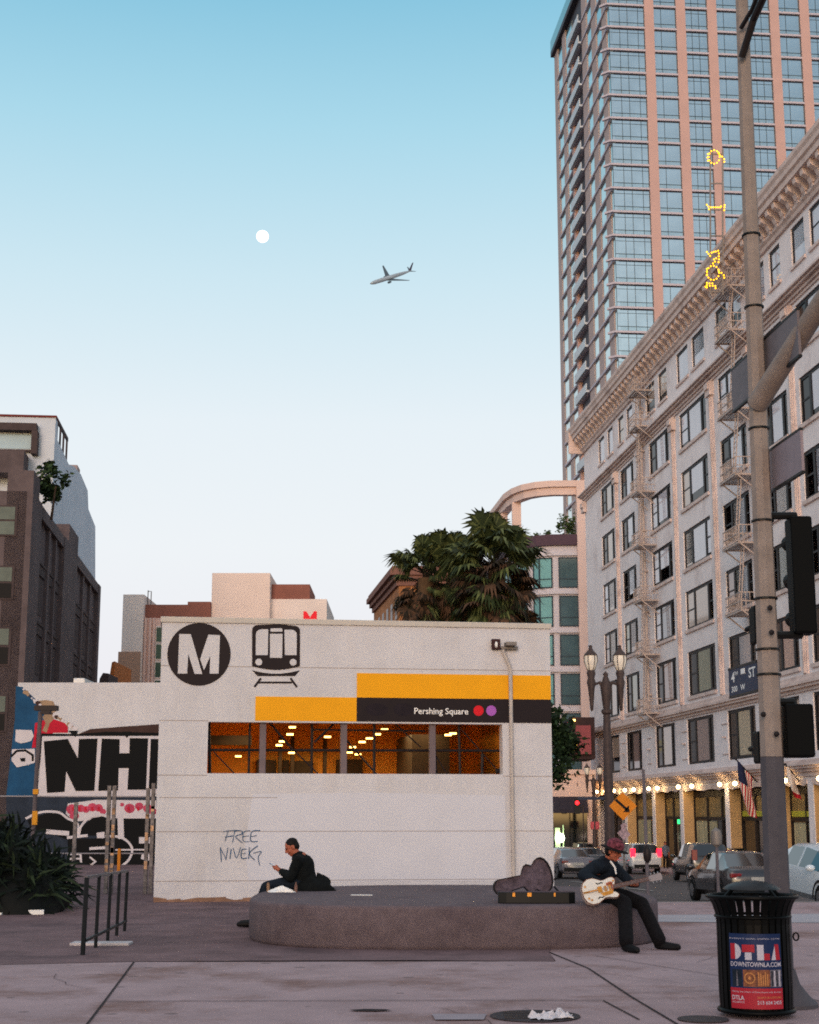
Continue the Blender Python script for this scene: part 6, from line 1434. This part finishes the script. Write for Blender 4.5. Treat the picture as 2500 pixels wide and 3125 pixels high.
# ---- man with the phone on the left end
ML = V((-1.62, 22.2, .507)); mp_ = thing('person', 'man in dark sweater looking down at a phone, seated on the plinth', 'person', ML)
sk = MB(); hc = V((-1.685, 22.2, 1.105)); pt, B = head(sk, hc, (-.86, -.15, -.48), (-.3, 0, 1), 1.03)
sk.chain([(V((-1.60, 22.2, .97)), .06), (V((-1.645, 22.2, 1.06)), .058)]); sk.chain([(V((-1.53, 22.2, .62)), .12), (V((-1.50, 22.2, .78)), .13), (V((-1.56, 22.2, .93)), .12), (V((-1.60, 22.2, .98)), .07)])
for sy in (-1, 1):
    y = 22.2 + .17 * sy
    sk.chain([(V((-1.56, 22.2, .92)), .08), (V((-1.58, y, .93)), .05), (V((-1.68, y + .03 * sy, .69)), .042), (V((-1.83, 22.2 + .07 * sy, .775)), .028)]); sk.chain([(V((-1.53, 22.2, .62)), .1), (V((-1.6, 22.2 + .09 * sy, .6)), .08), (V((-2.02, 22.2 + .12 * sy, .555)), .055), (V((-2.18, 22.2 + .12 * sy, .12)), .04)])
    w_, p = V((-1.83, 22.2 + .07 * sy, .775)), V((-1.875, 22.2 + .045 * sy, .80))
    hand(sk, w_, p, [(V((-1.91 - .008 * k, 22.2 + .036 * sy, .80 + .014 * k)), V((-1.925 - .008 * k, 22.2 + .02 * sy, .80 + .014 * k)), V((-1.925 - .008 * k, 22.2 + .0 * sy, .803 + .014 * k))) for k in range(4)], (V((-1.885, 22.2 + .035 * sy, .835)), V((-1.905, 22.2 + .018 * sy, .855))))
world(sk, ML); remesh(sk, 'body', M['skin'], mp_, .0075, 3); eyes(pt, B, mp_, ML)
jk = MB(); jk.chain([(V((-1.56, 22.2, .60)), .175), (V((-1.52, 22.2, .72)), .18), (V((-1.52, 22.2, .85)), .165), (V((-1.57, 22.2, .94)), .115), (V((-1.61, 22.2, .99)), .072)], 16)
for sy in (-1, 1): y = 22.2 + .18 * sy; jk.chain([(V((-1.56, 22.2 + .06 * sy, .92)), .1), (V((-1.585, y, .925)), .078), (V((-1.68, y + .03 * sy, .69)), .068), (V((-1.82, 22.2 + .075 * sy, .765)), .046)], 14)
world(jk, ML); remesh(jk, 'sweater', M['darkcloth'], mp_, .011, 3)
tr2 = MB(); tr2.ell((-1.56, 22.2, .60), (.19, .2, .1), 14, 8)
for sy in (-1, 1): tr2.chain([(V((-1.6, 22.2 + .09 * sy, .6)), .105), (V((-1.82, 22.2 + .11 * sy, .59)), .095), (V((-2.03, 22.2 + .12 * sy, .555)), .078), (V((-2.12, 22.2 + .12 * sy, .33)), .068), (V((-2.18, 22.2 + .12 * sy, .12)), .062)], 14)
world(tr2, ML); remesh(tr2, 'trousers', M['navycloth'], mp_, .011, 3)
for sy in (-1, 1):
    a, c = V((-2.17, 22.2 + .12 * sy, .055)), V((-2.40, 22.2 + .15 * sy, .05)); b = MB(); b.chain([(a, .052), ((a + c) / 2, .045), (c, .036)], 12); world(b, ML); remesh(b, 'shoe', M['black'], mp_, .008, 2)
b = MB(); b.ell(pt(0, -.022, .045), (.081, .096, .082), 16, 12, M=B); b.ell(pt(0, -.05, -.005), (.077, .066, .07), 14, 10, M=B); world(b, ML); remesh(b, 'hair', M['hair'], mp_, .009, 2)
ph = thing('phone', 'dark phone held in both hands by the seated man', 'phone', (-1.935, 22.2, .845)); b = MB(); b.box(-.075, .075, -.037, .037, -.004, .004); b.xf(Matrix.Rotation(radians(33), 4, 'Y')); b.build('phone_body', M['black'], ph, bevel=.004)
b = MB(); b.box(-.068, .068, -.033, .033, .0042, .005); b.xf(Matrix.Rotation(radians(33), 4, 'Y')); b.build('screen', mat('phone_screen', '#8aa0b0', .1, 0, emit=.6, ecol='#a8c8e0'), ph)
bg_ = lumpy(20, .26, .15, .22, .16, 9).build('black_bag', M['darkcloth'], smooth=50); bg_.location = (-1.32, 22.05, .507); bg_.rotation_euler = (0, 0, .15); tag(bg_, 'slumped black bag behind the seated man on the plinth', 'bag')
tb = thing('food_tray', 'crumpled white wrapper and small bottle beside the seated man', 'wrapper', (-1.77, 21.72, .507))
b = lumpy(18, .17, .08, .07, .3, 12); b.build('wrapper', M['white'], tb, smooth=20)
b = MB(); b.lathe([(.022, 0), (.024, .08), (.01, .11), (.01, .135), (0, .135)], (.19, -.02, 0), 12); b.build('bottle', mat('brown_plastic', '#6a4a40', .3, .1), tb, smooth=40)
b = MB(); b.lathe([(.02, 0), (.022, .1), (.01, .13), (0, .13)], (-.2, .02, 0), 12); b.build('cup', mat('tan_cup', '#8a6a52', .6, .1), tb, smooth=40)
pp = MB(); pp.prism([(-.15, -.05), (.14, -.09), (.15, 0.0), (-.13, .05)], 0, .006, 'z'); o = pp.build('paper_sheet', M['white']); o.location = (-.64, 20.9, .508); tag(o, 'folded white paper sheet lying on the middle of the plinth', 'paper')
# ---- passer-by at the shopfronts
q = P(2032, 2636, 104); WL_ = V((q.x, 104, drop(104) + .1)); wp_ = thing('person', 'distant passer-by in a grey top standing at the shopfronts', 'person', WL_)
sk = MB(); pt, B = head(sk, (0, 0, 1.62), (.3, -1, -.1), (0, 0, 1), 1.05); sk.chain([(V((0, 0, 1.0)), .12), (V((0, 0, 1.35)), .13), (V((0, 0, 1.5)), .06)])
for sx in (-1, 1):
    sk.chain([(V((0, 0, 1.38)), .09), (V((.19 * sx, 0, 1.38)), .05), (V((.25 * sx, .02, 1.08)), .04), (V((.22 * sx, -.08, .84)), .03)]); sk.chain([(V((0, 0, .95)), .1), (V((.09 * sx, 0, .88)), .08), (V((.1 * sx, -.02, .48)), .06), (V((.1 * sx, .04, .08)), .045)])
    hand(sk, V((.22 * sx, -.08, .84)), V((.22 * sx, -.09, .79)), [(V((.2 * sx + .012 * k, -.1, .75)), V((.2 * sx + .012 * k, -.1, .72)), V((.2 * sx + .012 * k, -.095, .70))) for k in range(4)], (V((.2 * sx, -.12, .78)), V((.195 * sx, -.13, .75))))
remesh(sk, 'body', M['skin'], wp_, .012, 2)
b = MB(); b.chain([(V((0, 0, .92)), .17), (V((0, 0, 1.3)), .17), (V((0, 0, 1.44)), .1)], 14)
for sx in (-1, 1): b.chain([(V((.1 * sx, 0, 1.38)), .1), (V((.2 * sx, 0, 1.36)), .07), (V((.25 * sx, .02, 1.08)), .055)], 12)
remesh(b, 'top', mat('grey_top', '#5f6470', .9, .15, 10), wp_, .016, 2)
b = MB(); b.ell((0, 0, .92), (.17, .13, .12))
for sx in (-1, 1): b.chain([(V((.09 * sx, 0, .9)), .1), (V((.1 * sx, -.02, .48)), .075), (V((.1 * sx, .04, .1)), .065)], 12); b.chain([(V((.1 * sx, .04, .05)), .05), (V((.11 * sx, -.14, .04)), .04)], 10)
remesh(b, 'trousers', M['black'], wp_, .016, 2)
b = MB(); b.ell((0, .02, 1.67), (.088, .1, .09)); b.build('hair', M['hair'], wp_, smooth=60)


# ================================================================== loose pieces become parts of their own
def split_loose(o, pad=.03, most=100):
    me = o.data; n = len(me.vertices); par = list(range(n))
    def find(i):
        while par[i] != i: par[i] = par[par[i]]; i = par[i]
        return i
    for e in me.edges:
        a, b = find(e.vertices[0]), find(e.vertices[1])
        if a != b: par[a] = b
    isl = {}
    for i in range(n): isl.setdefault(find(i), []).append(i)
    ks = list(isl); bb = []
    for k in ks:
        c = [me.vertices[i].co for i in isl[k]]
        bb.append([min(v[j] for v in c) - pad for j in range(3)] + [max(v[j] for v in c) + pad for j in range(3)])
    grp = list(range(len(ks)))
    def gf(i):
        while grp[i] != i: i = grp[i]
        return i
    for i in range(len(ks)):
        for j in range(i):
            if all(bb[i][q] <= bb[j][q + 3] and bb[j][q] <= bb[i][q + 3] for q in range(3)):
                a, b = gf(i), gf(j)
                if a != b: grp[a] = b
    sets = {}
    for i, k in enumerate(ks): sets.setdefault(gf(i), set()).update(isl[k])
    sets = sorted(sets.values(), key=len, reverse=True)
    if len(sets) < 2: return
    owner = {}
    for gi, st_ in enumerate(sets):
        for v in st_: owner[v] = gi
    faces = {}
    for p in me.polygons: faces.setdefault(owner[p.vertices[0]], []).append(p)
    for gi, fs in faces.items():
        idx = {}; vs = []; pf = []
        for p in fs:
            for v in p.vertices:
                if v not in idx: idx[v] = len(vs); vs.append(tuple(me.vertices[v].co))
            pf.append([idx[v] for v in p.vertices])
        m2 = bpy.data.meshes.new(me.name); m2.from_pydata(vs, [], pf)
        for m_ in me.materials: m2.materials.append(m_)
        for p2_, p in zip(m2.polygons, fs): p2_.material_index = p.material_index; p2_.use_smooth = p.use_smooth
        if any(p.use_smooth for p in fs): m2.set_sharp_from_angle(angle=radians(45))
        m2.update(); c = o.copy(); c.data = m2; COL.objects.link(c)
        c.matrix_parent_inverse = o.matrix_parent_inverse
    bpy.data.objects.remove(o)
SPLIT = 'window_post ceiling_lamp interior_panels brown_storey lamplit_pier carved_ornament pilaster_trim string_course pink_column grey_column white_wing roof_rail clamp_band bolt_cover lid_post hoop latch tuning_pegs raised_ribs orange_sticker foot_plate salmon_pier lit_window fence_post stickers bulbs stem lamp_arm scalloped_lintel panel_joint case_strap wheel_arch sill_band visor'.split()
for o in [x for x in bpy.data.objects if x.type == 'MESH' and x.name.split('.')[0] in SPLIT]: split_loose(o, 0.0 if o.name.startswith('bulbs') else .03)
